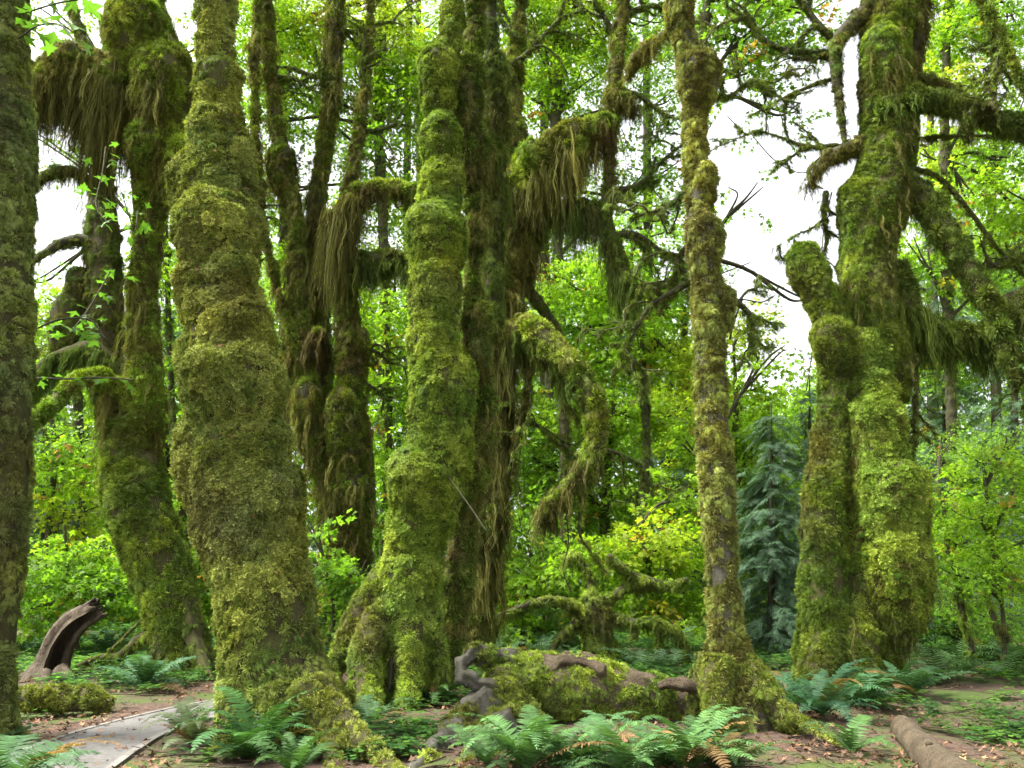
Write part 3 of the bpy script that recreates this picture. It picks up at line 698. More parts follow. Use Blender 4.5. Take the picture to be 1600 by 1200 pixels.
# --- slender straight tree right of centre
Y = 10.4
t = Tree("mossy_maple_tree", "tall slender straight maple with a bare bark patch low on its trunk", "tree", base_at(1150, 1130, Y), "brown", 19)
rows6 = E([(-220, 1036, 1080), (-60, 1040, 1084), (0, 1043, 1085), (50, 1047, 1090), (100, 1053, 1108), (150, 1060, 1110), (200, 1062, 1108), (250, 1065, 1109), (300, 1068, 1114), (350, 1070, 1117), (400, 1074, 1124), (450, 1077, 1132), (500, 1079, 1135), (550, 1080, 1136), (600, 1080, 1140), (650, 1082, 1143), (700, 1083, 1147), (750, 1087, 1150), (800, 1090, 1153), (850, 1095, 1155), (900, 1100, 1158), (950, 1102, 1164), (1000, 1099, 1174), (1040, 1094, 1188), (1080, 1090, 1205), (1120, 1088, 1222), (1160, 1085, 1230)])
t.limb("trunk", rows6, Y, mat="bark_grey", core=.94, seg=30, lump=.06, fine=.03, domes=[(1091, 112, 34, 32, -.12), (1100, 368, 29, 36, -.1), (1129, 470, 18, 22), (1100, 275, 20, 26, -.06), (1060, 5, 22, 30, -.08)], flute=.03,
       moss=[dict(key="shag", size=.075, dens=620, cover=1.1, pal="olive", bare=[(P(1114, 900, Y - .25), .16)]), dict(key="cushion", size=.055, dens=520, cover=1.0, pal="brown", bare=[(P(1114, 900, Y - .25), .16)])])
for rt in ([(1160, 1040, 34, -.1), (1195, 1080, 28, -.3), (1225, 1120, 24, -.4), (1260, 1160, 12, -.5), (1290, 1178, 8, -.6)], [(1125, 1040, 34, -.2), (1118, 1090, 30, -.4), (1125, 1150, 20, -.6)], [(1215, 1100, 16, -.4), (1260, 1130, 12, -.8), (1310, 1160, 11, -1.2), (1345, 1185, 10, -1.5), (1375, 1225, 6, -1.7)], [(1110, 1030, 26, .1), (1090, 1080, 20, .1), (1075, 1130, 14, .1)]):
    t.limb("root", rt, Y, moss=[dict(key="shag", size=.055, dens=560, cover=.8, pal="green"), dict(key="cushion", size=.04, dens=460, cover=.7, pal="olive")])
t.limb("limb", [(1050, 45, 12, .3), (1020, 70, 12, .8), (995, 92, 14, 1.2), (980, 120, 9, 1.5)], Y, moss=[dict(key="shag", size=.10, dens=220)], hang=dict(length=.45, dens=160, below=.4))
t.limb("limb", [(1120, 470, 7, .2), (1160, 468, 6, .3), (1190, 472, 5, .4), (1210, 462, 3, .5)], Y, mat="bark_dark", moss=[dict(key="shag", size=.07, dens=160)])
t.limb("limb", [(1160, 468, 4, .3), (1148, 500, 4, .3), (1140, 530, 3, .4)], Y, mat="bark_dark", moss=[dict(key="shag", size=.06, dens=160)])
for a in ((1075, 385, 2.6, 120, 6), (1078, 440, 2.2, 150, 6), (1140, 468, .1, 90, 6), (1108, 150, -.4, 110, 4), (1070, 300, 2.9, 100, 5)): t.branchlets(*a, Y, .3, seed=7)
t.done()
# --- the big right-hand tree
Y = 15.5
t = Tree("mossy_maple_tree", "massive right-hand maple with a broken snag and fringed limbs reaching right", "tree", base_at(1310, 1060, Y), "bright", 23)
mr = [dict(key="cushion", size=.062, dens=430, cover=.9, pal="green"), dict(key="shag", size=.09, dens=260, cover=.85, pal="deep")]
t.limb("trunk", E([(-200, 1350, 1430), (0, 1350, 1436), (50, 1347, 1425), (100, 1345, 1420), (150, 1343, 1428), (200, 1343, 1430), (250, 1338, 1428), (300, 1326, 1422), (350, 1314, 1408), (400, 1311, 1396), (450, 1310, 1398), (500, 1314, 1404), (560, 1320, 1402), (620, 1312, 1395), (700, 1296, 1385), (800, 1298, 1380), (900, 1296, 1380), (980, 1286, 1384), (1040, 1275, 1395), (1080, 1265, 1405)]), Y, seg=32,
       domes=[(1376, 80, 30, 44, -.3), (1400, 540, 20, 40, -.1), (1340, 320, 28, 40, -.1), (1400, 290, 22, 30, -.2)], moss=mr, hang=dict(length=.9, dens=16, below=.15), flute=.05)
t.limb("stem", [(1405, -150, 50, .4), (1410, 0, 42, .4), (1415, 60, 34, .4), (1418, 110, 24, .4), (1415, 150, 14, .4)], Y, mat="bark_dark", moss=[dict(key="shag", size=.14, dens=140, pal="brown")], hang=dict(length=.5, dens=60, below=.6))
t.limb("stem", E([(392, 1240, 1280), (420, 1234, 1293), (450, 1246, 1305), (500, 1268, 1330), (550, 1275, 1335), (600, 1275, 1336), (650, 1272, 1335), (700, 1266, 1330), (800, 1251, 1325), (900, 1247, 1325), (1000, 1243, 1330), (1070, 1236, 1340)]), Y - .15, seg=26, moss=mr, domes=[(1258, 405, 26, 26), (1300, 525, 34, 28, -.3)], flute=.05)
o, V, F = t.limb("burl_stem", [(1352, 470, 22, .1), (1358, 530, 32, -.15), (1362, 590, 38, -.32), (1370, 640, 42, -.42), (1376, 700, 45, -.5), (1388, 750, 51, -.55), (1396, 800, 53, -.58), (1402, 850, 51, -.58), (1406, 900, 46, -.58), (1412, 940, 36, -.56), (1416, 975, 22, -.54), (1418, 1000, 9, -.52)], Y, seg=30, lump=.16, core=.9, domes=[(1372, 655, 44, 40, -.5), (1392, 765, 55, 55, -.6), (1404, 870, 50, 56, -.62), (1345, 545, 30, 34, -.3)], hang=dict(length=.35, dens=60, below=-.1, pal="brown"))
t.moss(V, F, key="rosette", size=.072, dens=560, cover=.95, pal="bright"); t.moss(V, F, key="cushion", size=.06, dens=420, cover=.9, pal="green")
t.limb("root", [(1415, 970, 14, -.5), (1420, 1020, 7, -.5), (1424, 1070, 6, -.5), (1424, 1100, 5, -.5)], Y, mat="wood", moss=[dict(key="shag", size=.08, dens=90, pal="brown")], hang=dict(length=.5, dens=160, below=1.1))
frg = dict(length=1.0, dens=150, below=.15, width=1.3, pal="deep")
ml = [dict(key="cushion", size=.10, dens=170, pal="deep", cover=.95), dict(key="shag", size=.13, dens=170, pal="deep", cover=.95)]
t.limb("limb", [(1370, 175, 28, -.3), (1420, 160, 24, -.4), (1470, 158, 20, -.5), (1530, 180, 19, -.6), (1590, 196, 20, -.7), (1680, 225, 18, -.9)], Y, moss=ml, hang=dict(length=.5, dens=90, below=.1, pal="deep"))
t.limb("limb", [(1395, 125, 16, -.1), (1440, 126, 15, -.2), (1485, 146, 14, -.3), (1525, 168, 14, -.5)], Y, moss=ml)
t.limb("limb", [(1508, 165, 11, -.6), (1511, 190, 11, -.6), (1512, 212, 9, -.6)], Y, moss=ml, hang=dict(length=.4, dens=200, below=.3))
t.limb("limb", [(1425, 218, 8, 0), (1480, 213, 8, .1), (1540, 212, 7, .1), (1620, 214, 7, .1)], Y, moss=ml[1:], hang=dict(length=.4, dens=120, below=.3))
t.limb("limb", [(1400, 270, 26, -.1), (1440, 310, 24, -.2), (1480, 365, 22, -.4), (1515, 425, 22, -.5), (1548, 480, 20, -.6), (1568, 535, 16, -.7), (1582, 590, 9, -.7)], Y, moss=ml, hang=dict(length=.7, dens=70, below=-.35, width=1.0, pal="deep"))
t.limb("limb", [(1425, 262, 9, .2), (1470, 280, 9, .3), (1515, 330, 9, .4), (1560, 390, 8, .5), (1620, 450, 8, .6)], Y, moss=ml[1:])
t.limb("limb", [(1395, 420, 26, .1), (1412, 470, 24, 0), (1450, 510, 22, -.1), (1510, 526, 22, -.2), (1556, 512, 20, -.3), (1600, 470, 18, -.4), (1660, 430, 16, -.5)], Y, moss=ml, hang=dict(length=1.3, dens=220, below=-.2, width=1.1, pal="deep"))
t.limb("limb", [(1520, 520, 10, -.2), (1570, 545, 14, -.2), (1605, 560, 12, -.2), (1650, 560, 10, -.2)], Y, moss=ml[1:], hang=dict(length=.6, dens=120))
t.limb("limb", [(1560, 475, 14, .1), (1590, 462, 14, .2), (1650, 455, 12, .3)], Y, moss=ml[1:], hang=dict(length=.5, dens=120))
t.limb("limb", [(1415, 500, 8, .1), (1430, 560, 8, 0), (1432, 620, 7, 0), (1424, 668, 5, 0)], Y, mat="bark_dark", moss=ml[1:], hang=dict(length=.4, dens=90, below=1.1))
t.limb("limb", [(1432, 600, 4, 0), (1450, 640, 4, 0), (1475, 648, 3, 0)], Y, mat="bark_dark", moss=ml[1:])
t.limb("limb", [(1365, 10, 20, .1), (1330, 40, 18, 0), (1305, 75, 14, -.1), (1308, 130, 12, -.1), (1316, 190, 10, -.1), (1322, 250, 8, -.1)], Y, mat="bark_dark", moss=ml[1:], hang=dict(length=.5, dens=60, below=.3))
t.limb("limb", [(1308, 75, 9, 0), (1270, 92, 8, .1), (1230, 92, 6, .2), (1190, 118, 4, .3)], Y, moss=ml[1:], hang=dict(length=.2, dens=80))
t.limb("limb", [(1312, 120, 9, 0), (1265, 135, 8, .2), (1215, 158, 7, .3), (1170, 182, 4, .4)], Y, moss=ml[1:], hang=dict(length=.2, dens=80))
t.limb("limb", [(1345, 225, 16, 0), (1300, 245, 16, -.1), (1275, 270, 10, -.1), (1258, 295, 5, -.1)], Y, mat="bark_dark", moss=[dict(key="shag", size=.12, dens=120, pal="brown")], hang=dict(length=.9, dens=180, below=.6, pal="brown"))
t.limb("limb", [(1280, 260, 5, .2), (1250, 270, 4, .4), (1210, 250, 4, .6), (1170, 205, 3, .8)], Y, mat="bark_dark")
t.limb("limb", [(1300, 300, 6, .3), (1288, 350, 6, .3), (1284, 410, 5, .3), (1290, 440, 5, .3)], Y, mat="bark_dark")
t.limb("limb", [(1278, 520, 4, -.2), (1268, 560, 3, -.2), (1260, 610, 2.5, -.2)], Y, mat="bark_dark", hang=dict(length=.2, dens=160, below=1.1))
for rt in ([(1290, 1000, 40, -.3), (1280, 1040, 32, -.6), (1262, 1085, 22, -1.0)], [(1340, 1000, 44, -.3), (1345, 1045, 32, -.6), (1352, 1090, 20, -1.0)], [(1375, 1010, 30, 0), (1395, 1050, 22, -.2), (1412, 1085, 12, -.4)]):
    t.limb("root", rt, Y, moss=mr)
for a in ((1310, 95, 2.9, 200, 7), (1330, 235, 3.2, 150, 5), (1300, 60, -2.8, 170, 6), (1290, 300, 1.7, 120, 5), (1520, 420, -.3, 100, 6), (1430, 620, 1.2, 70, 5), (1565, 560, 1.0, 80, 5)): t.branchlets(*a, Y, .2, seed=9)
t.limb("limb", [(1420, -130, 16, 0), (1480, -60, 14, -.3), (1530, -5, 11, -.6), (1562, 60, 10, -.8), (1605, 135, 9, -1.0), (1660, 200, 7, -1.2)], Y, moss=ml, hang=dict(length=.3, dens=90))
for a in ((1540, 20, 1.4, 120, 6), (1560, 55, 1.9, 100, 5)): t.branchlets(*a, Y, -.7, seed=11)
t_right = t

# ------------------------------------------------------------------ ground, path
def sinh_axis(lo, hi, fine, n_lo, n_hi):
    a = np.linspace(-1, 1, n_lo); return a
gx = np.concatenate([-np.geomspace(220, 13, 26)[:-1], np.linspace(-13, 13, 175), np.geomspace(13, 220, 26)[1:]])
gy = np.concatenate([np.linspace(-60, 4, 14)[:-1], np.linspace(4, 24, 135), np.geomspace(24, 420, 40)[1:]])
XX, YY = np.meshgrid(gx, gy); ZZ = height(XX, YY)
nx, ny = len(gx), len(gy)
V = np.stack([XX, YY, ZZ], -1).reshape(-1, 3)
F = [(j * nx + i, j * nx + i + 1, (j + 1) * nx + i + 1, (j + 1) * nx + i) for j in range(ny - 1) for i in range(nx - 1)]
m, nt, out = new_mat("forest_floor"); Lk = nt.links.new
tc = N(nt, "ShaderNodeTexCoord")
def noise(sc, det=5, ro=.6):
    n = N(nt, "ShaderNodeTexNoise"); n.inputs["Scale"].default_value = sc; n.inputs["Detail"].default_value = det; n.inputs["Roughness"].default_value = ro
    Lk(tc.outputs["Object"], n.inputs[0]); return n
def ramp(src, a, b, ca, cb):
    r = N(nt, "ShaderNodeValToRGB"); e = r.color_ramp.elements
    e[0].position, e[1].position = a, b; e[0].color, e[1].color = (*ca, 1), (*cb, 1); Lk(src, r.inputs[0]); return r
n1, n2, n3 = noise(.9, 4), noise(14, 6, .7), noise(60, 4, .7)
soil = ramp(n2.outputs["Fac"], .35, .7, (.040, .027, .020), (.115, .075, .055))
green = ramp(n3.outputs["Fac"], .35, .7, (.035, .055, .014), (.075, .105, .025))
msk = ramp(n1.outputs["Fac"], .47, .60, (0, 0, 0), (1, 1, 1))
mx = N(nt, "ShaderNodeMix", data_type='RGBA'); Lk(msk.outputs[0], mx.inputs[0]); Lk(soil.outputs[0], mx.inputs[6]); Lk(green.outputs[0], mx.inputs[7])
bp = N(nt, "ShaderNodeBump"); bp.inputs["Strength"].default_value = .8; bp.inputs["Distance"].default_value = .04; Lk(n2.outputs["Fac"], bp.inputs["Height"])
pb = N(nt, "ShaderNodeBsdfPrincipled"); pb.inputs["Roughness"].default_value = .95; pb.inputs["Specular IOR Level"].default_value = .15
Lk(mx.outputs[2], pb.inputs["Base Color"]); Lk(bp.outputs[0], pb.inputs["Normal"]); Lk(pb.outputs[0], out.inputs[0])
ground = obj("ground", V, F, m); tag(ground, "brown forest floor with leaf litter and patches of green", "ground", kind="structure")

def strip(name, left, right, z, mat, thick=0.05, steps=10):
    A, B = catmull(left, steps), catmull(right, steps); n = len(A); V, F = [], []
    for a, b in zip(A, B):
        for q in (a, b):
            h = float(height(q[0], q[1])); V += [(q[0], q[1], h + z), (q[0], q[1], h + z - thick)]
    for i in range(n - 1):
        k = 4 * i
        F += [(k, k + 2, k + 6, k + 4), (k, k + 4, k + 5, k + 1), (k + 2, k + 3, k + 7, k + 6), (k + 1, k + 5, k + 7, k + 3)]
    F += [(0, 1, 3, 2), (4 * n - 4, 4 * n - 2, 4 * n - 1, 4 * n - 3)]
    return obj(name, np.array(V), F, mat, smooth=False)
M["asphalt"] = barky("worn_asphalt", (.105, .102, .096), (.080, .074, .068), (.125, .12, .112), 2.0, 1, .5, .9)
M["kerb"] = barky("pale_edging", (.19, .18, .165), (.14, .13, .115), (.085, .078, .062), 3.0, 1, .3, .9)
pathL = [(-4.75, -4), (-4.75, 4), (-4.83, 7), (-4.90, 8.8), (-4.93, 10.2), (-4.70, 11.7), (-4.35, 13), (-4.35, 15), (-4.9, 20)]
pathR = [(-3.45, -4), (-3.45, 4), (-3.55, 7), (-3.85, 8.8), (-3.98, 10.0), (-3.75, 11.6), (-3.35, 13), (-3.35, 15), (-3.9, 20)]
pth = strip("path", pathL, pathR, .025, M["asphalt"]); tag(pth, "narrow grey asphalt path at the lower left", "path", kind="structure")
def shift(a, d): return [(x + d, y) for x, y in a]
for nm, e, d0, d1 in (("kerb", pathL, -.075, .0), ("kerb", pathR, .0, .075)):
    k = strip(nm, shift(e, d0), shift(e, d1), .034, M["kerb"], .12); tag(k, None, None, kind="structure")
    k["label"] = "pale edging strip on the left side of the path" if d0 < 0 else "pale edging strip on the right side of the path"; k["category"] = "kerb"

# fallen leaves and low green plants, far too many to count
n = 17000
x = RNG.uniform(-9, 10, n); y = 7.0 + 11 * RNG.random(n) ** 1.5
keep = (fbm(np.stack([x, y, 0 * x], 1), .8, 2, 40) < .47 + .12 * RNG.random(n)) & ~((x > -4.8) & (x < -3.5) & (RNG.random(n) < .82) & (y < 15))
x, y = x[keep], y[keep]; n = len(x)
c = np.array([(.17, .085, .05), (.13, .070, .042), (.22, .13, .065), (.09, .055, .036)])[RNG.integers(0, 4, n)] * RNG.uniform(.7, 1.2, (n, 1))
pc, nc = scatter(*LEAF_CATCH[0], 3); kc = (nc[:, 2] > -.05) & (nc[:, 1] < .2); pc, nc = pc[kc], nc[kc]; mc = len(pc)
lp = np.vstack([np.stack([x, y, height(x, y) + .03], 1), pc + nc * .07])
lr = np.vstack([np.stack([RNG.normal(0, .35, n), RNG.normal(0, .35, n), RNG.uniform(0, 6.28, n)], 1), frames(nc + .4 * RNG.normal(size=(mc, 3)), RNG.normal(size=(mc, 3)))])
ls = np.concatenate([RNG.uniform(.03, .10, n), RNG.uniform(.025, .06, mc)]); c = np.vstack([c, np.repeat([[.20, .09, .04]], mc, 0)])
tag(points_obj("fallen_leaves", "litter", lp, lr, ls, c),
    "brown and orange fallen leaves strewn over the floor and the great trunk", "leaves")
n = 520
xs_, ys_ = RNG.uniform(-9, 10, n), 7.2 + 10 * RNG.random(n) ** 1.4
ks = ~((np.abs(xs_ + 4.3) < .8) & (ys_ < 15)); xs_, ys_ = xs_[ks], ys_[ks]; n = len(xs_)
tag(points_obj("fallen_sticks", "stick", np.stack([xs_, ys_, height(xs_, ys_) + .02], 1), np.stack([RNG.normal(0, .1, n), RNG.normal(0, .06, n), RNG.uniform(0, 6.28, n)], 1), RNG.uniform(.25, .9, n), np.ones((n, 3)) * .1),
    "thin dead sticks littering the forest floor", "sticks")
n = 16000
x = RNG.uniform(-16, 16, n); y = 8.2 + 26 * RNG.random(n) ** 1.4
q = np.stack([x, y, 0 * x], 1)
dm = fbm(q, .7, 3, 77)
bare = ((np.abs(x + 4.3) < 1.1) & (y < 15)) | ((x > 2.2) & (x < 6.5) & (y < 9.6)) | (np.hypot(x + 3.2, y - 9.3) < .8) | (np.hypot(x - 2.7, y - 10.4) < .7)
keep = ((dm > .54) | ((x > 5) & (y > 9.4) & (y < 14) & (dm > .36)) | ((y > 13) & (dm > .40))) & ~bare
x, y = x[keep], y[keep]; n = len(x)
c = np.array([(.06, .15, .03), (.05, .12, .035), (.09, .19, .03)])[RNG.integers(0, 3, n)] * RNG.uniform(.7, 1.3, (n, 1))
tag(points_obj("ground_cover", "ground_plant", np.stack([x, y, height(x, y) - .01], 1), np.stack([RNG.normal(0, .12, n), RNG.normal(0, .12, n), RNG.uniform(0, 6.28, n)], 1), RNG.uniform(.16, .34, n) * (1 + np.clip((y - 12) / 18, 0, 1)), c),
    "low green clover-like plants carpeting the forest floor", "plants")

# ------------------------------------------------------------------ ferns
def make_frond(name, arch, n=30, drop=.0):
    V, F, t = [], [], []
    ax = []
    ang = arch[0]
    p = np.zeros(3); K = 24
    for i in range(K + 1):
        ax.append((p.copy(), ang)); ang -= arch[1] / K * (.4 + 1.2 * i / K); p = p + np.array([math.cos(ang), 0, math.sin(ang)]) / K
    P_ = np.array([a[0] for a in ax]); A_ = np.array([a[1] for a in ax])
    def at(u):
        f = u * K; i = min(int(f), K - 1); w = f - i; return P_[i] * (1 - w) + P_[i + 1] * w, A_[i] * (1 - w) + A_[i + 1] * w
    side = np.array([0, 1., 0])
    for i in range(0, K, 3):                                            # stalk
        b = len(V)
        for j in (i, i + 3):
            w = .007 * (1 - .8 * j / K); V += [P_[j] - side * w, P_[j] + side * w]; t += [.9, .9]
        F.append((b, b + 1, b + 3, b + 2))
    for k in range(n):
        u = .10 + .89 * k / (n - 1); o, a = at(u)
        prof = min(1, (u - .02) / .22) ** .7 * (1 - ((u - .3) / .72) ** 2 if u > .3 else 1); l = .155 * max(prof, .08)
        fw = np.array([math.cos(a), 0, math.sin(a)]); nn = np.array([-math.sin(a), 0, math.cos(a)])
        for s in (-1, 1):
            d = unit(side * s + fw * random.uniform(.18, .4) + nn * random.uniform(-.12, .22)); w = fw * .0135
            b = len(V); q = random.random()
            V += [o - w * .8, o + w, o + d * l * .55 - w * .85 - nn * .004, o + d * l * .55 + w * .7 - nn * .004, o + d * l - nn * l * .16]; t += [q] * 5
            F += [(b, b + 1, b + 3, b + 2), (b + 2, b + 3, b + 4)]
    return tinted(name, V, F, t, M["fern"])
FROND = [make_frond("frond", a) for a in ((1.15, 1.5), (.95, 1.5), (1.3, 1.9), (.8, 1.1), (1.05, 2.1), (.6, .9))]
FROND_LOW = [make_frond("frond", a, 17) for a in ((1.15, 1.5), (.95, 1.6), (1.25, 1.9), (.7, 1.0))]
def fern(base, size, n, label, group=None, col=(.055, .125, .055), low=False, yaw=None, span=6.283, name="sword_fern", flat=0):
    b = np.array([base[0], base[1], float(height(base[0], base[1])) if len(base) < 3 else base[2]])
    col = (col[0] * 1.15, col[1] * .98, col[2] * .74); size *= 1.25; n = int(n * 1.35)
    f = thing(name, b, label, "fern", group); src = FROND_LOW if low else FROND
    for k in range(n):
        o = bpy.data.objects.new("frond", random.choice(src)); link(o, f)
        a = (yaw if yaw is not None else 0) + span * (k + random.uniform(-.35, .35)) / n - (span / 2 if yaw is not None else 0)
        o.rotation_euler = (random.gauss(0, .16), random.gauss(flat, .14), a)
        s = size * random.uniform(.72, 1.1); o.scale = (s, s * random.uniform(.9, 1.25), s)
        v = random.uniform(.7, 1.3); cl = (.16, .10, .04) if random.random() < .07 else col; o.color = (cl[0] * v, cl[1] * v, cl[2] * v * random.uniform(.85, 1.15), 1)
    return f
def g2(px, py): return G(px, py)[:2]
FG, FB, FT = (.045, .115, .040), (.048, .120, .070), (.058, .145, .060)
fern(g2(395, 1192), .78, 17, "large deep green sword fern at the foot of the great front trunk", col=(.040, .115, .045))
fern(g2(300, 1168), .60, 17, "greyish lacy fern between the path and the great front trunk", col=(.085, .13, .085), flat=-.05)
fern(g2(-5, 1240), .85, 13, "blue-green fern with long fronds in the bottom left corner", col=FB, flat=.12)
fern(g2(-60, 1150), .7, 10, "fern at the foot of the trunk on the left edge", col=FB)
fern(g2(825, 1222), .68, 15, "pale blue-green fern at the bottom, in front of the log's roots", col=FT)
fern(g2(930, 1205), .58, 14, "upright pale fern in front of the middle of the mossy log", col=FT)
fern(g2(1075, 1208), .72, 16, "spreading pale fern at the bottom, left of the slender tree's foot", col=FT)
fern(g2(975, 1230), .58, 13, "pale fern at the bottom edge between two taller ferns", col=FT)
fern(g2(690, 1095), .62, 12, "green fern in the gap between the middle tree and the log", col=FG)
fern(g2(722, 1062), .6, 11, "small fern peeking above the log's twisted root", col=FG, low=True)
fern(g2(560, 1150), .66, 10, "drooping fern between the great trunk's root and the middle tree", col=(.05, .12, .065), flat=.15)
fern(g2(585, 1118), .5, 9, "fern growing over the middle tree's front root", col=(.05, .12, .065), flat=.1)
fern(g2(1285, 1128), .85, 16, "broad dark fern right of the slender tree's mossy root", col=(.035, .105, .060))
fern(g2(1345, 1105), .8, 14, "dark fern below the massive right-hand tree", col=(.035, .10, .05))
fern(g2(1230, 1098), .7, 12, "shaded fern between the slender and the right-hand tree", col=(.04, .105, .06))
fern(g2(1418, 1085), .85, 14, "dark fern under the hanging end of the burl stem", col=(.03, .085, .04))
fern(g2(1465, 1062), .8, 12, "pale fern right of the massive right-hand tree", col=(.06, .13, .06), low=True)
fern(g2(1330, 1178), .5, 8, "small fern beside the thin mossy root on the dirt", col=FG)
fern(g2(225, 1082), .85, 14, "bushy dark fern at the foot of the leaning forked tree", col=(.035, .095, .05))
fern(g2(262, 1060), .6, 9, "fern tucked against the leaning forked tree's trunk", col=(.035, .10, .055), low=True)
GB = None
for px, py, sz, lab, cl in (
    (640, 1030, .8, "low fern close against the right side of the middle tree's trunk", 0), (745, 1042, .8, "low fern at the foot of the maple with the arching limb", 0),
    (775, 1030, .9, "low fern directly above the left end of the fallen log", 0), (810, 1034, .8, "low fern behind the log's twisted root loop", 0),
    (850, 1026, .9, "low fern behind the log, left of the squat mossy tree", 0), (890, 1036, .8, "low fern touching the squat mossy tree's left foot", 0),
    (960, 1040, .8, "low fern at the squat mossy tree's right foot", 0), (1005, 1044, .8, "low fern behind the middle of the log, under the arching right branch", 0),
    (1045, 1046, .8, "low fern behind the log, second one left of the slender tree", 0), (1075, 1040, .8, "low fern behind the log, nearest the slender tree's left side", 0),
    (1060, 1020, 1.0, "farther fern under the yellow-green maple beside the slender tree", 0), (835, 1008, 1.2, "far fern under the squat tree's left arching branch", 0),
    (720, 1015, 1.0, "far fern in the gap between the middle tree and the arching-limb maple", 0), (770, 1002, 1.2, "farthest fern right of the arching-limb maple's base", 0),
    (40, 1030, .9, "blue-green fern between the left edge trunk and the broken stump", 1), (165, 1026, 1.0, "blue-green fern just right of the broken stump", 1),
    (195, 1020, 1.0, "blue-green fern under the crooked mossy branch", 1), (140, 1012, 1.1, "blue-green fern behind the broken stump's splintered top", 1),
    (70, 1015, 1.1, "blue-green fern behind the broken stump's base", 1),
    (1500, 1045, .9, "shaded fern under the leaning mossy sapling", 2), (1545, 1038, 1.0, "shaded fern under the short mossy sapling", 2),
    (1590, 1042, .9, "shaded fern below the sunlit shrub on the right edge", 2), (1580, 1062, .8, "nearest fern at the right edge, on the green ground cover", 2),
    (515, 1040, .9, "nearer fern left of the middle tree's spreading root", 3), (530, 1015, 1.0, "fern behind the middle tree's left root", 3),
    (560, 1000, 1.1, "farther fern at the foot of the draped many-stemmed tree", 3)):
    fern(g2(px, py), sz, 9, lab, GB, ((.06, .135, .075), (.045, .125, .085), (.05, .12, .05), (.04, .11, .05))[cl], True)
fern(g2(760, 1205), .5, 11, "small pale fern against the log's grey root legs", col=FT)
fern(g2(880, 1218), .6, 13, "pale fern at the bottom edge below the mossy log's root end", col=FT)
fern(g2(1020, 1190), .58, 13, "pale fern right under the mossy log's thin end", col=FT)
fern(g2(1135, 1205), .6, 12, "pale fern in front of the slender tree's flared base", col=FT)
fern(g2(460, 1222), .5, 10, "small green fern at the bottom edge in front of the great trunk's roots", col=FG)

# ------------------------------------------------------------------ broken stump, logs
Ys = 15.8
st = thing("broken_stump", base_at(75, 1062, Ys), "weathered brown broken stump leaning right, hollow on one side", "stump")
crv = catmull([(72, 1072, 38), (79, 1046, 27), (90, 1014, 22), (104, 988, 20), (121, 970, 19), (140, 958, 17)], 5)
V, F = [], []; SEG = 22; K = len(crv)
for i, (px, py, hw) in enumerate(crv):
    c = P(px, py, Ys); r = hw * S(px, py, Ys); tn = crv[min(i + 1, K - 1)] - crv[max(i - 1, 0)]; tv = unit(np.array([tn[0], 0, -tn[1]])); sv = np.array([tv[2], 0, -tv[0]]); dv = np.array([0, 1., 0])
    for lay in (1.0, .55):
        for j in range(SEG):
            a = R(-15 + 290 * j / (SEG - 1))
            jag = (random.uniform(-.05, .30) if i == K - 1 else 0)
            rr = r * lay * (1 + .10 * math.sin(9 * a + i * .2) + .08 * math.sin(17 * a + i * .1) + random.uniform(-.05, .05) + (.28 * max(0, math.sin(3 * a + 1)) if i < 5 else 0))
            V.append(c + (sv * math.cos(a) + dv * math.sin(a)) * rr + tv * jag)
m2 = 2 * SEG
for i in range(K - 1):
    for j in range(SEG - 1):
        a, b = i * m2 + j, (i + 1) * m2 + j
        F.append((a, b, b + 1, a + 1)); F.append((a + SEG, a + SEG + 1, b + SEG + 1, b + SEG))
    for j in (0, SEG - 1):
        a, b = i * m2 + j, (i + 1) * m2 + j; F.append((a, a + SEG, b + SEG, b))
for j in range(SEG - 1):
    a = (K - 1) * m2 + j; F.append((a, a + SEG, a + SEG + 1, a + 1))
V = np.array(V); V[:, :] += (0, 0, 0)
obj("shell", V, F, M["wood"], st)
for rt in ([(55, 1050, 14), (35, 1062, 9), (15, 1070, 5)], [(95, 1050, 14, -.2), (108, 1062, 9, -.4), (118, 1074, 5, -.5)], [(70, 1055, 12, -.3), (66, 1072, 8, -.6)]):
    rw = [(*P(r[0], r[1], Ys + (r[3] if len(r) > 3 else 0)), r[2] * S(r[0], r[1], Ys)) for r in rt]
    obj("root", *tube(rw, .08, 10, .15, .03), M["wood"], st)

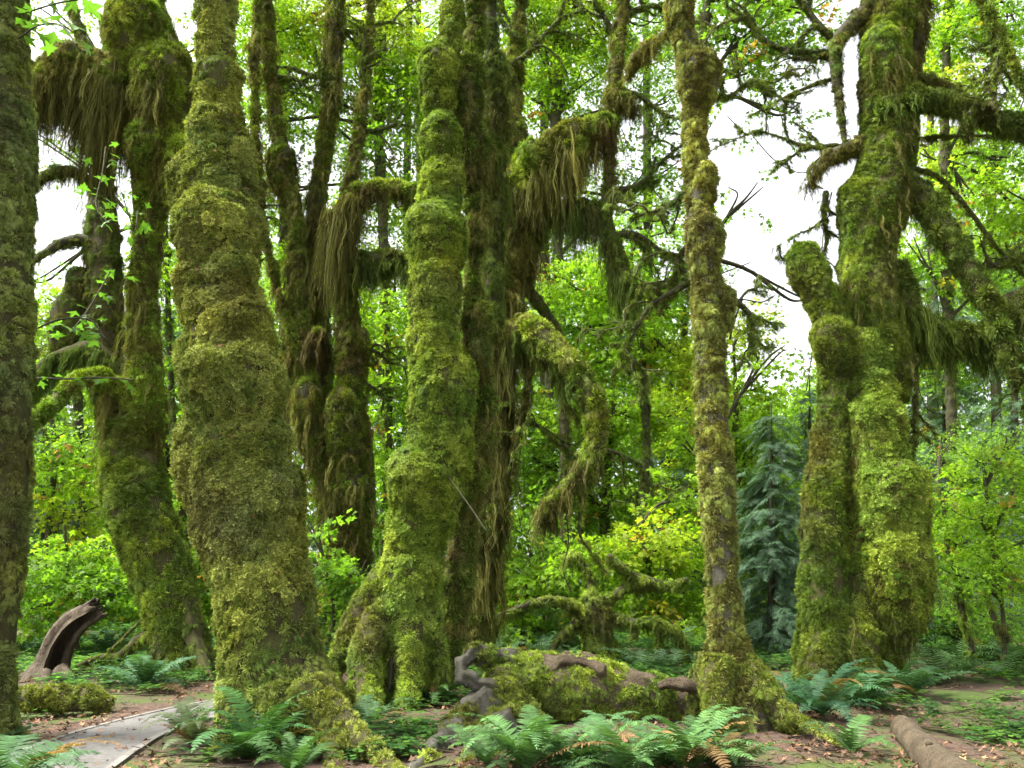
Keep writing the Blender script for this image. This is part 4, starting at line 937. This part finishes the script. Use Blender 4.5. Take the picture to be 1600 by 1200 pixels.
class Log(Tree):
    pass
t = Log("fallen_log", "fallen mossy log with twisted grey roots, lying left of the slender tree", "log", base_at(950, 1125, 10.9), "green", 29)
gm = [dict(key="shag", size=.06, dens=560, cover=.8, pal="deep"), dict(key="cushion", size=.042, dens=700, cover=.8, pal="green")]
o, V, F = t.limb("trunk", [(768, 1066, 30, -.1), (805, 1074, 48, -.05), (860, 1076, 52), (920, 1078, 50), (990, 1084, 44), (1050, 1094, 32), (1115, 1102, 26), (1140, 1108, 18)], 10.8, mat="log", seg=28, lump=.26, fine=.09, thin=.03)
for mk in gm: t.moss(V, F, bare=[(P(1000, 1048, 10.6), .20), (P(870, 1040, 10.7), .16), (P(1090, 1080, 10.5), .25)], **mk)
t.hang(V, F, .18, 160, "deep", .1, .8)
for rt, mt, ms in (([(820, 1064, 16, -.4), (780, 1076, 15, -.65), (745, 1068, 14, -.75), (722, 1044, 12, -.7), (734, 1026, 11, -.5), (770, 1022, 11, -.3), (805, 1036, 12, -.2)], "bark_grey", .45),
                   ([(825, 1056, 12, -.1), (865, 1040, 10, -.2), (905, 1036, 9, -.2), (945, 1052, 10, -.25)], "log", .0),
                   ([(815, 1050, 10, .1), (850, 1036, 8, .1), (900, 1030, 8, .2), (950, 1038, 8, .2)], "log", .1),
                   ([(795, 1070, 28, -.3), (752, 1105, 25, -.8), (710, 1145, 24, -1.4), (672, 1182, 20, -2.3), (635, 1222, 13, -3.15)], "bark_grey", .35),
                   ([(805, 1095, 26, -.35), (785, 1135, 24, -1.0), (755, 1172, 20, -2.0), (720, 1212, 14, -2.95)], "bark_grey", .5),
                   ([(775, 1060, 26, -.4), (800, 1095, 32, -.6), (815, 1140, 26, -.8), (822, 1175, 14, -.9)], "bark_moss", 1.0),
                   ([(1030, 1068, 9, -.3), (1075, 1070, 10, -.4), (1112, 1080, 10, -.4), (1128, 1100, 7, -.4)], "log", 0),
                   ([(745, 1115, 9, -.7), (735, 1160, 9, -1.7), (728, 1200, 7, -2.7)], "bark_grey", .2)):
    lg_ = len(rt) > 3 and rt[-1][1] > 1190
    t.limb("root", rt, 10.8, mat=mt, lump=.2 if lg_ else .4, fine=.03 if lg_ else .05, freq=6, step=.04, seg=16, thin=0, gnarl=.35 if lg_ else .75, flute=.16, moss=[dict(key="shag", size=.055, dens=420, cover=ms), dict(key="cushion", size=.04, dens=420, cover=ms - .1)] if ms else [])
t.done()
# log lying at the bottom right
lg = thing("cut_log", [*g2(1450, 1180), .0], "bare grey-brown log on the dirt in the bottom right corner", "log")
a, b = np.array([*g2(1412, 1150), .09]), np.array([*g2(1490, 1228), .10]); d = b - a; b2 = a + d * 1.7
rw = [(*(a + (b2 - a) * k / 5), .135 + .012 * k) for k in range(6)]
for r_i in range(len(rw)): rw[r_i] = (rw[r_i][0], rw[r_i][1], float(height(rw[r_i][0], rw[r_i][1])) + .08, rw[r_i][3])
obj("trunk", *tube(rw, .05, 22, .10, .03, 5), M["log"], lg)
obj("knot", *tube([(rw[2][0] - .05, rw[2][1] - .1, rw[2][2] + .10, .045), (rw[2][0] - .10, rw[2][1] - .14, rw[2][2] + .18, .03)], .03, 10), M["log"], lg)
# low mossy log by the path
t = Log("mossy_log", "low rotting log under thick moss beside the left trunk", "log", base_at(100, 1105, 11.6), "olive", 31)
t.limb("trunk", [(0, 1098, 13), (40, 1092, 17), (90, 1090, 18), (140, 1094, 16), (172, 1100, 9)], 11.7, mat="log", lump=.35, freq=4, thin=0, moss=[dict(key="cushion", size=.045, dens=600, cover=.6), dict(key="shag", size=.055, dens=300, cover=.6)])
t.done()
t = Log("mossy_branch", "crooked mossy fallen branch left of the leaning tree's foot", "branch", base_at(180, 1045, 16.2), "bright", 33)
t.limb("branch", [(120, 1042, 4), (150, 1030, 6), (185, 1026, 8), (205, 1012, 9), (222, 998, 10), (240, 998, 8)], 16.2, thin=0, moss=[dict(key="shag", size=.10, dens=300)])
t.limb("twig", [(160, 1030, 3), (190, 1000, 3), (215, 975, 2), (240, 950, 1.5)], 16.2, thin=0, moss=[dict(key="shag", size=.06, dens=200)])
t.done()

# ------------------------------------------------------------------ background trees and foliage
LEAF = {"lime": (.205, .345, .024), "yellow": (.285, .375, .026), "green": (.140, .265, .026), "teal": (.066, .122, .066), "dark": (.032, .085, .024), "pale": (.17, .29, .07)}
def foliage(t, px, py, rx, ry, Y, k=1.0, pal="lime", scale=.7, key="spray", depth=1.0, dots=.010):
    if py < 330: k = k * .95 + .05
    c = P(px, py, Y); s = S(px, py, Y); a, b = rx * s, ry * s
    n = max(6, int(k * 4.2 * math.pi * a * b / (0.16 * (scale / .7) ** 2)))
    u = unit(RNG.normal(size=(n, 3))) * (RNG.random((n, 1)) ** .45)
    u[:, 2] = u[:, 2] * .75 + np.round(u[:, 2] * 3) / 3 * .25
    p = c + u * (a, a * depth, b)
    keep = p[:, 2] > .25; p, u = p[keep], u[keep]; n = len(p)
    if n == 0: return
    yaw = np.arctan2(u[:, 1], u[:, 0]) + RNG.normal(0, .9, n)
    rot = np.stack([RNG.normal(0, .35, n), RNG.normal(.15, .4, n), yaw], 1)
    base = np.array(LEAF[pal]); q = fbm(p, .8, 2, int(px))
    col = base * (.65 + .7 * q)[:, None] * RNG.uniform(.75, 1.25, (n, 1))
    w = RNG.random(n)
    col[w < dots] = np.array((.32, .17, .03)); col[(w >= dots) & (w < dots * 3)] = np.array((.30, .28, .03))
    t.put(key, p, rot, scale * RNG.uniform(.55, 1.25, n), col)
def maple(label, Y, trunk, blobs, seed, name="vine_maple", pal="deep", mossy=True, scale=.7, cat="tree", limb_hw=3.2, key="spray"):
    t = Tree(name, label, cat, base_at(trunk[0][0], trunk[0][1], Y), pal, seed)
    b0 = np.array(root_of(t.root).location); tr = list(trunk)
    o, V, F = t.limb("trunk", tr, Y, mat="bark_dark", thin=0, moss=[dict(key="shag", size=.15, dens=90, cover=.8)] if mossy else [])
    for bl in blobs:
        px, py, rx, ry, k, pl = bl[:6]; dy = bl[6] if len(bl) > 6 else 0
        foliage(t, px, py, rx, ry, Y + dy, k, pl, scale, key)
        src = min(trunk, key=lambda r: abs(r[1] - (py + ry * .7)) + .3 * abs(r[0] - px))
        mid = ((src[0] + px) / 2, (src[1] + py) / 2 - 12)
        t.limb("limb", [(src[0], src[1], limb_hw), (mid[0], mid[1], limb_hw * .8, dy * .5), (px, py, limb_hw * .5, dy), (px + (px - src[0]) * .3, py - ry * .5, limb_hw * .25, dy)], Y, mat="bark_dark", thin=0, seg=6)
        for s in (-1, 1):
            t.limb("limb", [(mid[0], mid[1], limb_hw * .6, dy * .5), (px + s * rx * .35, py - ry * .1, limb_hw * .4, dy), (px + s * rx * .75, py - ry * .35, limb_hw * .2, dy)], Y, mat="bark_dark", thin=0, seg=6)
    t.done(); return t
def conifer(label, px, ytop, ybot, Y, wpx, pal="teal", seed=1, dens=1.0, name="conifer", hw=8, lean=0):
    t = Tree(name, label, "tree", base_at(px, ybot, Y), "deep", seed)
    base = P(px, ybot, Y); base[2] = -.1; top = P(px + lean, ytop, Y); H = top[2] - base[2]; s = S(px, 800, Y); w = wpx * s
    t.limb("trunk", [(px, ybot + 10, hw), (px + lean * .5, (ytop + ybot) / 2, hw * .6), (px + lean, ytop, hw * .12)], Y, mat="bark_dark", thin=0, seg=8)
    ps, rots, szs, cols = [], [], [], []
    z = .6; 
    while z < H - .2:
        f = z / H; L = w * (1 - f) ** .75 * random.uniform(.75, 1.1) + .15; nb = 6
        for j in range(nb):
            a = random.uniform(0, 6.28); o = base + (top - base) * f
            m = max(3, int(L / .19 * dens))
            for i in range(m):
                u = (i + random.uniform(.2, .9)) / m
                d = np.array([math.cos(a), math.sin(a), 0]); q = o + d * L * u + np.array([0, 0, -.32 * L * u * u + .05])
                ps.append(q); rots.append((random.gauss(0, .3), random.gauss(.35, .25), a + random.gauss(0, .7))); szs.append(random.uniform(.5, .95) * (.38 + .016 * Y)); cols.append(np.array(LEAF[pal]) * random.uniform(.6, 1.35))
        z += random.uniform(.22, .4) * (1.0 / dens) ** .5 * (.7 + Y / 60)
    t.put("needle", np.array(ps), np.array(rots), np.array(szs), np.array(cols)); t.done(); return t

maple("bright green vine maple behind the broken stump", 21, [(120, 1020, 5), (112, 950, 4), (105, 880, 3), (100, 820, 2)], [(95, 900, 70, 55, 1.8, "green"), (180, 930, 60, 45, 1.8, "green"), (60, 955, 50, 40, 1.6, "lime"), (150, 860, 60, 40, 1.4, "lime", 1)], 101)
maple("yellow-green maple seen between the left trunk and the leaning tree", 26, [(70, 1000, 6), (75, 850, 5), (85, 720, 4), (80, 640, 3)], [(95, 740, 60, 50, 1.1, "lime"), (120, 800, 60, 40, 1.0, "yellow"), (70, 690, 50, 50, .9, "green"), (130, 690, 40, 40, .8, "lime", 2)], 102)
conifer("blue-green conifer behind the leaning tree on the left", 70, 560, 990, 38, 110, "teal", 201, .8)
conifer("hazy blue-green conifer in the gap left of the great trunk", 262, 470, 990, 44, 60, "teal", 202, .8)
maple("leafy maple in the gap between the leaning tree and the great trunk", 27, [(300, 1005, 6), (290, 850, 5), (270, 650, 5), (262, 450, 4), (258, 330, 3)], [(262, 430, 34, 70, .9, "lime"), (268, 560, 26, 60, .9, "green"), (310, 900, 40, 60, 2, "green"), (270, 800, 34, 60, 1.3, "green"), (318, 960, 34, 40, 1.6, "green"), (255, 340, 30, 50, .7, "lime")], 103)
maple("tall maple with a thin canopy behind the draped many-stemmed tree", 30, [(600, 1000, 9), (604, 700, 8), (600, 400, 8), (592, 200, 7), (600, 0, 6), (605, -120, 4)], [(430, 50, 70, 60, .9, "lime"), (480, 150, 60, 60, .9, "lime"), (600, 60, 60, 60, 1.1, "yellow"), (625, 165, 50, 70, 1.2, "lime"), (560, 120, 50, 60, 1.0, "lime"), (420, 190, 40, 60, .8, "green"), (560, 10, 60, 40, .9, "yellow"), (650, 110, 40, 60, .9, "lime"), (590, 260, 60, 50, .9, "green"), (410, -30, 80, 50, 1, "lime"), (500, 40, 50, 50, .9, "yellow")], 104)
maple("sunlit lime maple in the gap left of the middle tree", 26, [(592, 1010, 6), (600, 850, 5), (608, 650, 5), (604, 480, 4), (600, 420, 3)], [(605, 500, 40, 60, 1.4, "lime"), (608, 610, 36, 70, 1.6, "lime"), (606, 730, 34, 60, 1.8, "lime"), (590, 820, 34, 50, 1.6, "green"), (590, 560, 26, 50, 1.2, "yellow", 2)], 105)
maple("low green shrub between the draped tree and the middle tree's roots", 19, [(520, 1030, 4), (522, 980, 3), (520, 930, 2)], [(520, 960, 50, 45, 2.2, "green"), (500, 900, 30, 50, 1.6, "green"), (560, 900, 26, 50, 1.4, "green"), (490, 830, 20, 40, 1.0, "green")], 106, name="shrub", cat="shrub")
maple("tall thin-canopied maple behind the arching limb", 29, [(880, 1000, 9), (884, 800, 9), (880, 600, 8), (872, 400, 8), (868, 200, 8), (880, 0, 6), (890, -120, 4)], [(850, 60, 60, 55, 1.1, "lime"), (900, 130, 60, 50, 1.0, "lime"), (825, 150, 50, 55, 1.0, "lime"), (1000, 40, 60, 50, .6, "green"), (1010, 170, 55, 60, .55, "green"), (900, 20, 60, 50, .8, "yellow"), (800, 20, 50, 60, .9, "lime"), (1020, 280, 50, 60, .5, "green"), (940, 60, 50, 50, .6, "lime"), (860, -40, 110, 50, .9, "lime")], 107)
maple("spreading lime maple right of the arching limb", 25, [(990, 1000, 8), (1000, 850, 7), (1010, 700, 6), (1000, 520, 5), (985, 400, 3)], [(900, 450, 60, 55, 1.4, "lime"), (985, 500, 60, 55, 1.5, "lime"), (1040, 440, 45, 60, 1.0, "green"), (960, 570, 60, 45, 1.4, "lime"), (880, 520, 40, 40, 1.2, "green"), (1040, 560, 45, 50, 1.3, "yellow"), (1010, 370, 60, 45, .7, "green")], 108)
maple("leafy maple filling the view between the arching limb and the slender tree", 31, [(940, 1000, 8), (945, 800, 7), (955, 650, 5), (960, 560, 3)], [(870, 660, 60, 60, 1.2, "lime"), (975, 660, 60, 60, 1.6, "lime"), (1045, 650, 45, 60, 1.3, "yellow"), (840, 720, 50, 60, 1.4, "green"), (970, 770, 60, 50, 1.6, "lime"), (880, 780, 50, 60, 1.4, "green")], 109)
maple("glowing yellow-green maple low behind the fallen log", 21, [(1030, 1020, 6), (1028, 940, 5), (1010, 870, 4), (1000, 820, 2)], [(1010, 850, 60, 40, 2.2, "yellow"), (930, 870, 60, 35, 1.8, "lime"), (1060, 930, 45, 35, 1.9, "lime"), (1000, 930, 50, 35, 1.8, "lime"), (1060, 860, 40, 40, 1.6, "lime"), (1060, 780, 40, 45, 1.3, "lime", 2)], 110)
maple("bright green vine maple right of the middle tree's base", 23, [(815, 1010, 5), (820, 940, 4), (830, 870, 3)], [(830, 900, 55, 40, 2.0, "lime"), (805, 960, 40, 35, 1.8, "lime"), (870, 950, 50, 35, 1.6, "pale"), (815, 830, 40, 50, 1.5, "green"), (860, 985, 50, 20, 1.4, "pale")], 111)
conifer("dark hemlock standing behind the yellow-green maple", 1040, 560, 1000, 34, 75, "teal", 203, .7, hw=15)
maple("yellowing maple right behind the slender tree", 27, [(1140, 1000, 7), (1142, 800, 6), (1150, 640, 4), (1146, 540, 2)], [(1165, 520, 40, 50, 1.0, "yellow"), (1172, 610, 45, 50, 1.2, "lime"), (1180, 690, 50, 45, 1.4, "lime"), (1150, 760, 40, 40, 1.3, "green"), (1080, 700, 40, 60, 1.2, "lime"), (1060, 980, 50, 40, 1.6, "lime")], 112)
maple("high maple canopy between the slender and the right-hand tree", 20, [(1130, 1000, 9), (1112, 700, 8), (1102, 400, 8), (1095, 150, 7), (1105, 0, 6), (1120, -120, 4)], [(1170, 50, 50, 45, .9, "green"), (1235, 75, 50, 45, .8, "green"), (1150, 120, 40, 40, .7, "lime"), (1250, 20, 55, 40, .9, "lime"), (1215, 180, 45, 40, .3, "green"), (1165, 310, 36, 50, .12, "green"), (1240, 470, 40, 50, .10, "green"), (1200, 560, 40, 40, .25, "lime"), (1130, 0, 50, 40, .7, "green"), (1195, -40, 110, 40, .9, "green")], 113, limb_hw=4)
conifer("bushy blue-green spruce between the slender and the right-hand tree", 1205, 630, 1030, 22, 98, "teal", 204, 1.7, hw=8)
conifer("small dark spruce behind the right-hand tree's left trunk", 1265, 590, 1015, 30, 60, "teal", 205, .9)
conifer("tall pale conifer behind the fringed right-hand limbs", 1480, 200, 1000, 36, 120, "teal", 206, .7, hw=12)
conifer("grey-green conifer at the right edge behind the shrubs", 1585, 330, 1000, 30, 110, "teal", 207, .7, hw=10)
maple("lime-leaved maple above the fringed right-hand limbs", 23, [(1500, 1010, 9), (1492, 800, 8), (1482, 500, 8), (1476, 250, 7), (1480, 50, 5), (1485, -60, 3)], [(1490, 60, 40, 50, 1.2, "lime"), (1480, 130, 35, 40, 1.1, "yellow"), (1550, 30, 60, 40, .8, "green"), (1560, 120, 50, 45, .7, "lime"), (1590, 320, 45, 60, 1.0, "lime"), (1510, 310, 40, 45, .8, "lime"), (1560, 250, 45, 40, .8, "green"), (1480, 420, 40, 40, .8, "green"), (1580, 430, 45, 45, .8, "green"), (1500, -30, 70, 40, .9, "lime"), (1440, 400, 30, 60, .8, "lime")], 114)
maple("sunlit lime shrub at the right edge", 17, [(1570, 1030, 4), (1565, 940, 3), (1550, 850, 3), (1540, 760, 2)], [(1535, 720, 40, 40, 1.7, "lime"), (1575, 790, 50, 45, 1.9, "lime"), (1520, 810, 45, 40, 1.6, "lime"), (1560, 880, 55, 45, 1.9, "lime"), (1500, 900, 45, 45, 1.5, "green"), (1585, 690, 35, 40, 1.4, "pale")], 115, name="shrub", cat="shrub", key="fine_spray", scale=.6)
maple("green thicket beyond the hanging burl on the right", 20, [(1500, 1010, 6), (1486, 930, 5), (1472, 850, 5), (1465, 760, 3)], [(1480, 800, 40, 50, 1.4, "green"), (1490, 960, 50, 40, 1.8, "green"), (1450, 980, 40, 35, 1.6, "dark"), (1560, 970, 55, 40, 1.8, "green"), (1470, 700, 36, 45, 1.0, "pale", 2)], 116, name="shrub", cat="shrub", key="fine_spray", scale=.7)
maple("leaning mossy sapling among the shrubs on the right", 18, [(1520, 1020, 5), (1505, 960, 5), (1485, 880, 5), (1475, 800, 3)], [(1470, 780, 30, 30, 1.0, "green"), (1500, 850, 30, 30, .8, "lime")], 117, name="sapling", pal="bright")
maple("short mossy sapling at the right edge of the thicket", 19, [(1562, 1000, 5), (1548, 950, 5), (1538, 910, 4), (1530, 860, 2)], [(1530, 850, 30, 30, 1.0, "lime")], 118, name="sapling", pal="bright")
maple("distant light-leaved maple seen high between the trunks left of centre", 36, [(640, 1000, 8), (640, 600, 7), (636, 300, 6), (640, 0, 5)], [(400, 110, 60, 70, .7, "lime"), (470, 60, 60, 70, .7, "yellow"), (545, 200, 50, 70, .8, "lime"), (640, 50, 60, 60, .7, "lime"), (600, 330, 60, 60, .9, "lime"), (430, 300, 60, 70, .7, "green"), (470, 430, 50, 60, .8, "lime"), (420, 560, 40, 80, 1.0, "green"), (600, 420, 50, 50, .9, "yellow")], 121, mossy=False)
maple("distant light-leaved maple seen high right of the middle tree", 38, [(860, 1000, 8), (858, 600, 7), (850, 300, 6), (850, 0, 5)], [(860, 110, 80, 60, .7, "lime"), (930, 250, 50, 60, .6, "lime"), (1010, 100, 60, 60, .45, "green"), (900, 350, 60, 60, .9, "lime"), (1020, 330, 50, 60, .6, "lime"), (960, 430, 70, 40, 1.0, "lime"), (1100, 440, 40, 60, .5, "green"), (780, 130, 40, 60, .7, "lime")], 122, mossy=False)
maple("distant pale maple seen above the fringed limbs at the right edge", 34, [(1560, 1000, 8), (1556, 600, 7), (1550, 300, 6), (1555, 0, 5)], [(1520, 230, 60, 60, .8, "lime"), (1590, 180, 50, 60, .7, "lime"), (1460, 250, 40, 60, .7, "yellow"), (1540, 400, 60, 60, .8, "lime"), (1460, 60, 40, 60, .6, "yellow"), (1590, 40, 50, 60, .6, "green"), (1470, 560, 50, 60, .9, "green")], 123, mossy=False)
maple("thin-leaved maple against the sky behind the leaning forked tree", 30, [(230, 1000, 7), (222, 600, 6), (214, 350, 5), (200, 150, 4)], [(90, 230, 50, 50, .35, "green"), (110, 480, 50, 40, .6, "lime"), (80, 560, 45, 50, .7, "lime"), (235, 400, 26, 70, .7, "lime"), (225, 280, 26, 50, .4, "green"), (70, 440, 30, 40, .3, "green"), (100, 30, 60, 60, .2, "lime"), (270, 130, 24, 80, .4, "lime")], 124, mossy=False)
# squat mossy tree behind the log, arching thin branches
Y = 19
t = Tree("squat_mossy_tree", "squat dark mossy stump-like tree with thin arching branches behind the log", "tree", base_at(935, 1035, Y), "deep", 41)
ms = [dict(key="shag", size=.13, dens=170, cover=.9), dict(key="cushion", size=.09, dens=120, pal="bright")]
t.limb("trunk", E([(935, 908, 945), (955, 902, 955), (985, 905, 958), (1010, 908, 966), (1040, 904, 985), (1055, 900, 990)]), Y, mat="bark_dark", moss=ms, hang=dict(length=.5, dens=60, below=.2, pal="deep"))
for b in ([(910, 955, 7), (880, 938, 6, -.2), (840, 940, 6, -.4), (800, 955, 5, -.5), (778, 965, 4, -.6), (765, 1000, 3, -.6)], [(912, 965, 6), (885, 985, 5, -.3), (865, 1010, 4, -.5), (858, 1035, 2, -.6)], [(950, 960, 7), (985, 972, 6, -.2), (1030, 974, 6, -.4), (1060, 990, 5, -.5), (1075, 1030, 3, -.6)], [(925, 945, 8), (920, 900, 6, .2), (900, 870, 5, .3), (880, 880, 3, .3)], [(940, 945, 7), (975, 920, 6, .2), (1010, 908, 8, .3), (1040, 915, 6, .4), (1075, 905, 4, .5)], [(1000, 908, 8, .3), (975, 890, 7, .2), (950, 868, 5, .2)], [(1030, 974, 4, -.4), (1030, 1000, 3, -.4), (1025, 1030, 2, -.4)]):
    t.limb("limb", b, Y, mat="bark_dark", thin=0, moss=[dict(key="shag", size=.11, dens=420, cover=1.2, pal="green", back=-1.1)], hang=dict(length=.4, dens=240, below=.3, pal="deep"))
t.done()
# a few dark trunks deeper in
for i, (px, yb, yt, hw, Y, lab) in enumerate(((345, 990, -60, 12, 34, "slim dark trunk seen beyond the great trunk's left side"), (442, 985, -60, 9, 36, "slim dark trunk just right of the great trunk"), (655, 985, -60, 8, 40, "slim far trunk just left of the middle tree"), (850, 985, 300, 9, 42, "far trunk left of the arching limb's drooping end"), (1010, 990, -40, 8, 38, "far thin trunk left of the slender tree"), (1070, 985, 480, 10, 40, "far trunk just left of the slender tree's middle"), (1455, 985, 120, 9, 42, "far thin trunk right of the massive tree"), (120, 985, 470, 9, 40, "far trunk behind the leaning tree's limbs"))):
    t = Tree("background_trunk", lab, "tree", base_at(px, yb, Y), "deep", 60 + i)
    t.limb("trunk", [(px, yb + 10, hw * 1.2), (px + 3, (yb + yt) / 2, hw), (px - 2, yt, hw * .5)], Y, mat="bark_dark", thin=0, seg=8, moss=[dict(key="shag", size=.22, dens=30)])
    foliage(t, px, max(yt, 60), 40, 40, Y, .5, "green", .9)
    for k in range(5):
        yy = yb + (yt - yb) * (.35 + .13 * k); sgn = 1 if k % 2 else -1
        t.limb("limb", [(px, yy, hw * .35), (px + sgn * 25, yy - 8, hw * .25), (px + sgn * 50, yy + 6, hw * .1)], Y, mat="bark_dark", thin=0, seg=6, hang=dict(length=.6, dens=40, below=.5))
    t.done()
# the far wood, one mass of leaves
sk_x = [-150, 0, 60, 140, 200, 300, 400, 500, 600, 700, 800, 900, 1000, 1060, 1110, 1150, 1200, 1260, 1330, 1420, 1500, 1600, 1750]
sk_y = [300, 380, 500, 470, 520, 430, 330, 330, 400, 330, 360, 420, 440, 470, 540, 610, 630, 600, 520, 360, 300, 250, 240]
ps, cols = [], []
for Y, n in ((44, 4500), (52, 5000), (62, 5500)):
    px = RNG.uniform(-150, 1750, n); top = np.interp(px, sk_x, sk_y) + (fbm(np.stack([px / 40, 0 * px, 0 * px + Y], 1), 1, 2, 5) - .5) * 120
    py = top + (985 - top) * RNG.random(n) ** .9
    for a, b in zip(px, py):
        q = P(a, b, Y + random.uniform(-3, 3)); q[2] = max(q[2], .3); ps.append(q)
    cc = np.array([LEAF[k] for k in ("green", "teal", "lime", "pale", "lime")])
    cl = np.clip((fbm(np.stack([px / 90, py / 110, 0 * px + Y], 1), 1, 2, 9) - .28) * 11, 0, 4.99).astype(int)
    cols.append(cc[cl] * RNG.uniform(.7, 1.3, (n, 1)))
ps = np.array(ps); n = len(ps)
tag(points_obj("distant_wood", "fine_spray", ps, np.stack([RNG.normal(0, .5, n), RNG.normal(.2, .5, n), RNG.uniform(0, 6.28, n)], 1), RNG.uniform(1.5, 2.8, n), np.concatenate(cols)),
    "mass of green foliage of the far wood closing the view", "wood")

# small ferns rooted in the moss of the trunks
for px, py, Yf, sz, lab in ((1345, 842, 14.9, .17, "tiny fern sprouting from the moss where the right-hand tree's trunks meet"), (1352, 872, 14.85, .20, "tiny fern on the left side of the hanging burl"), (1400, 905, 14.3, .18, "tiny fern on the lower face of the hanging burl"), (1322, 752, 15.0, .18, "tiny fern in the dark cleft of the right-hand tree"), (822, 238, 16.6, .30, "fern tuft on the bright mossy end of the high fringed limb"), (262, 132, 15.9, .26, "fern tuft on the mossy shoulder of the leaning forked tree")):
    q = P(px, py, Yf); fern((q[0], q[1], q[2]), sz, 6, lab, None, (.06, .16, .05), True, yaw=-1.57, span=3.6)

# ------------------------------------------------------------------ large leaves one can tell apart
def leaf_mesh(i):
    V, F, tt = [], [], []
    add_leaf(V, F, tt, np.zeros(3), np.array([1., 0, 0]), np.array([0, 0, 1.]), 1.0, 5, (.1, .2, .05)[i]); return tinted("leaf", V, F, tt, M["big_leaf"])
LEAVES = [leaf_mesh(i) for i in range(3)]
def twig(t, pts, Y, n, size, spread, hw=1.2):
    """a leafy twig: every leaf is a piece of its own"""
    tw, V, F = t.limb("twig", [(*p[:2], hw * (1 - .7 * i / len(pts)), *(p[2:] or (0,))) for i, p in enumerate(pts)], Y, mat="bark_dark", thin=0, seg=6)
    for k in range(n):
        u = (k + .6) / n * (len(pts) - 1); i = min(int(u), len(pts) - 2); w = u - i
        dy = [p[2] if len(p) > 2 else 0 for p in pts]
        c = P(pts[i][0] * (1 - w) + pts[i + 1][0] * w + random.uniform(-spread, spread), pts[i][1] * (1 - w) + pts[i + 1][1] * w + random.uniform(-spread, spread) * .5, Y + dy[i] + random.uniform(-.25, .25))
        o = bpy.data.objects.new("leaf", random.choice(LEAVES)); link(o, tw)
        o.location = Vector(c - np.array(t.root.location)); s = size * random.uniform(.65, 1.25); o.scale = (s, s, s)
        o.rotation_euler = (random.gauss(0, .35), random.gauss(.3, .3), random.uniform(0, 6.28))
twig(b_left, [(30, 60, 0), (60, 40, -.5), (95, 40, -1), (120, 70, -1.3)], 9.2, 13, .30, 30)
twig(b_left, [(40, 20, 0), (90, 5, -.4), (150, -5, -.8)], 9.0, 9, .28, 26)
twig(t_fork, [(165, 230, -1), (160, 270, -1.4), (150, 320, -1.8), (170, 350, -2)], 16, 26, .24, 26)
twig(b_left, [(45, 520, 0), (90, 500, -.3), (140, 500, -.5), (165, 530, -.6)], 10.2, 20, .19, 22)
twig(t_fork, [(175, 420, -1), (140, 480, -1.5), (110, 520, -2)], 15, 16, .22, 26)
twig(b_left, [(45, 590, 0), (110, 592, -.4), (160, 590, -.6), (210, 594, -.8)], 10.2, 10, .17, 9)
twig(t_fork, [(215, 330, -1), (210, 360, -1.4), (190, 300, -1.5)], 16, 12, .22, 24)
for tt in (b_left, t_fork, t_big, t_right): tt.done()
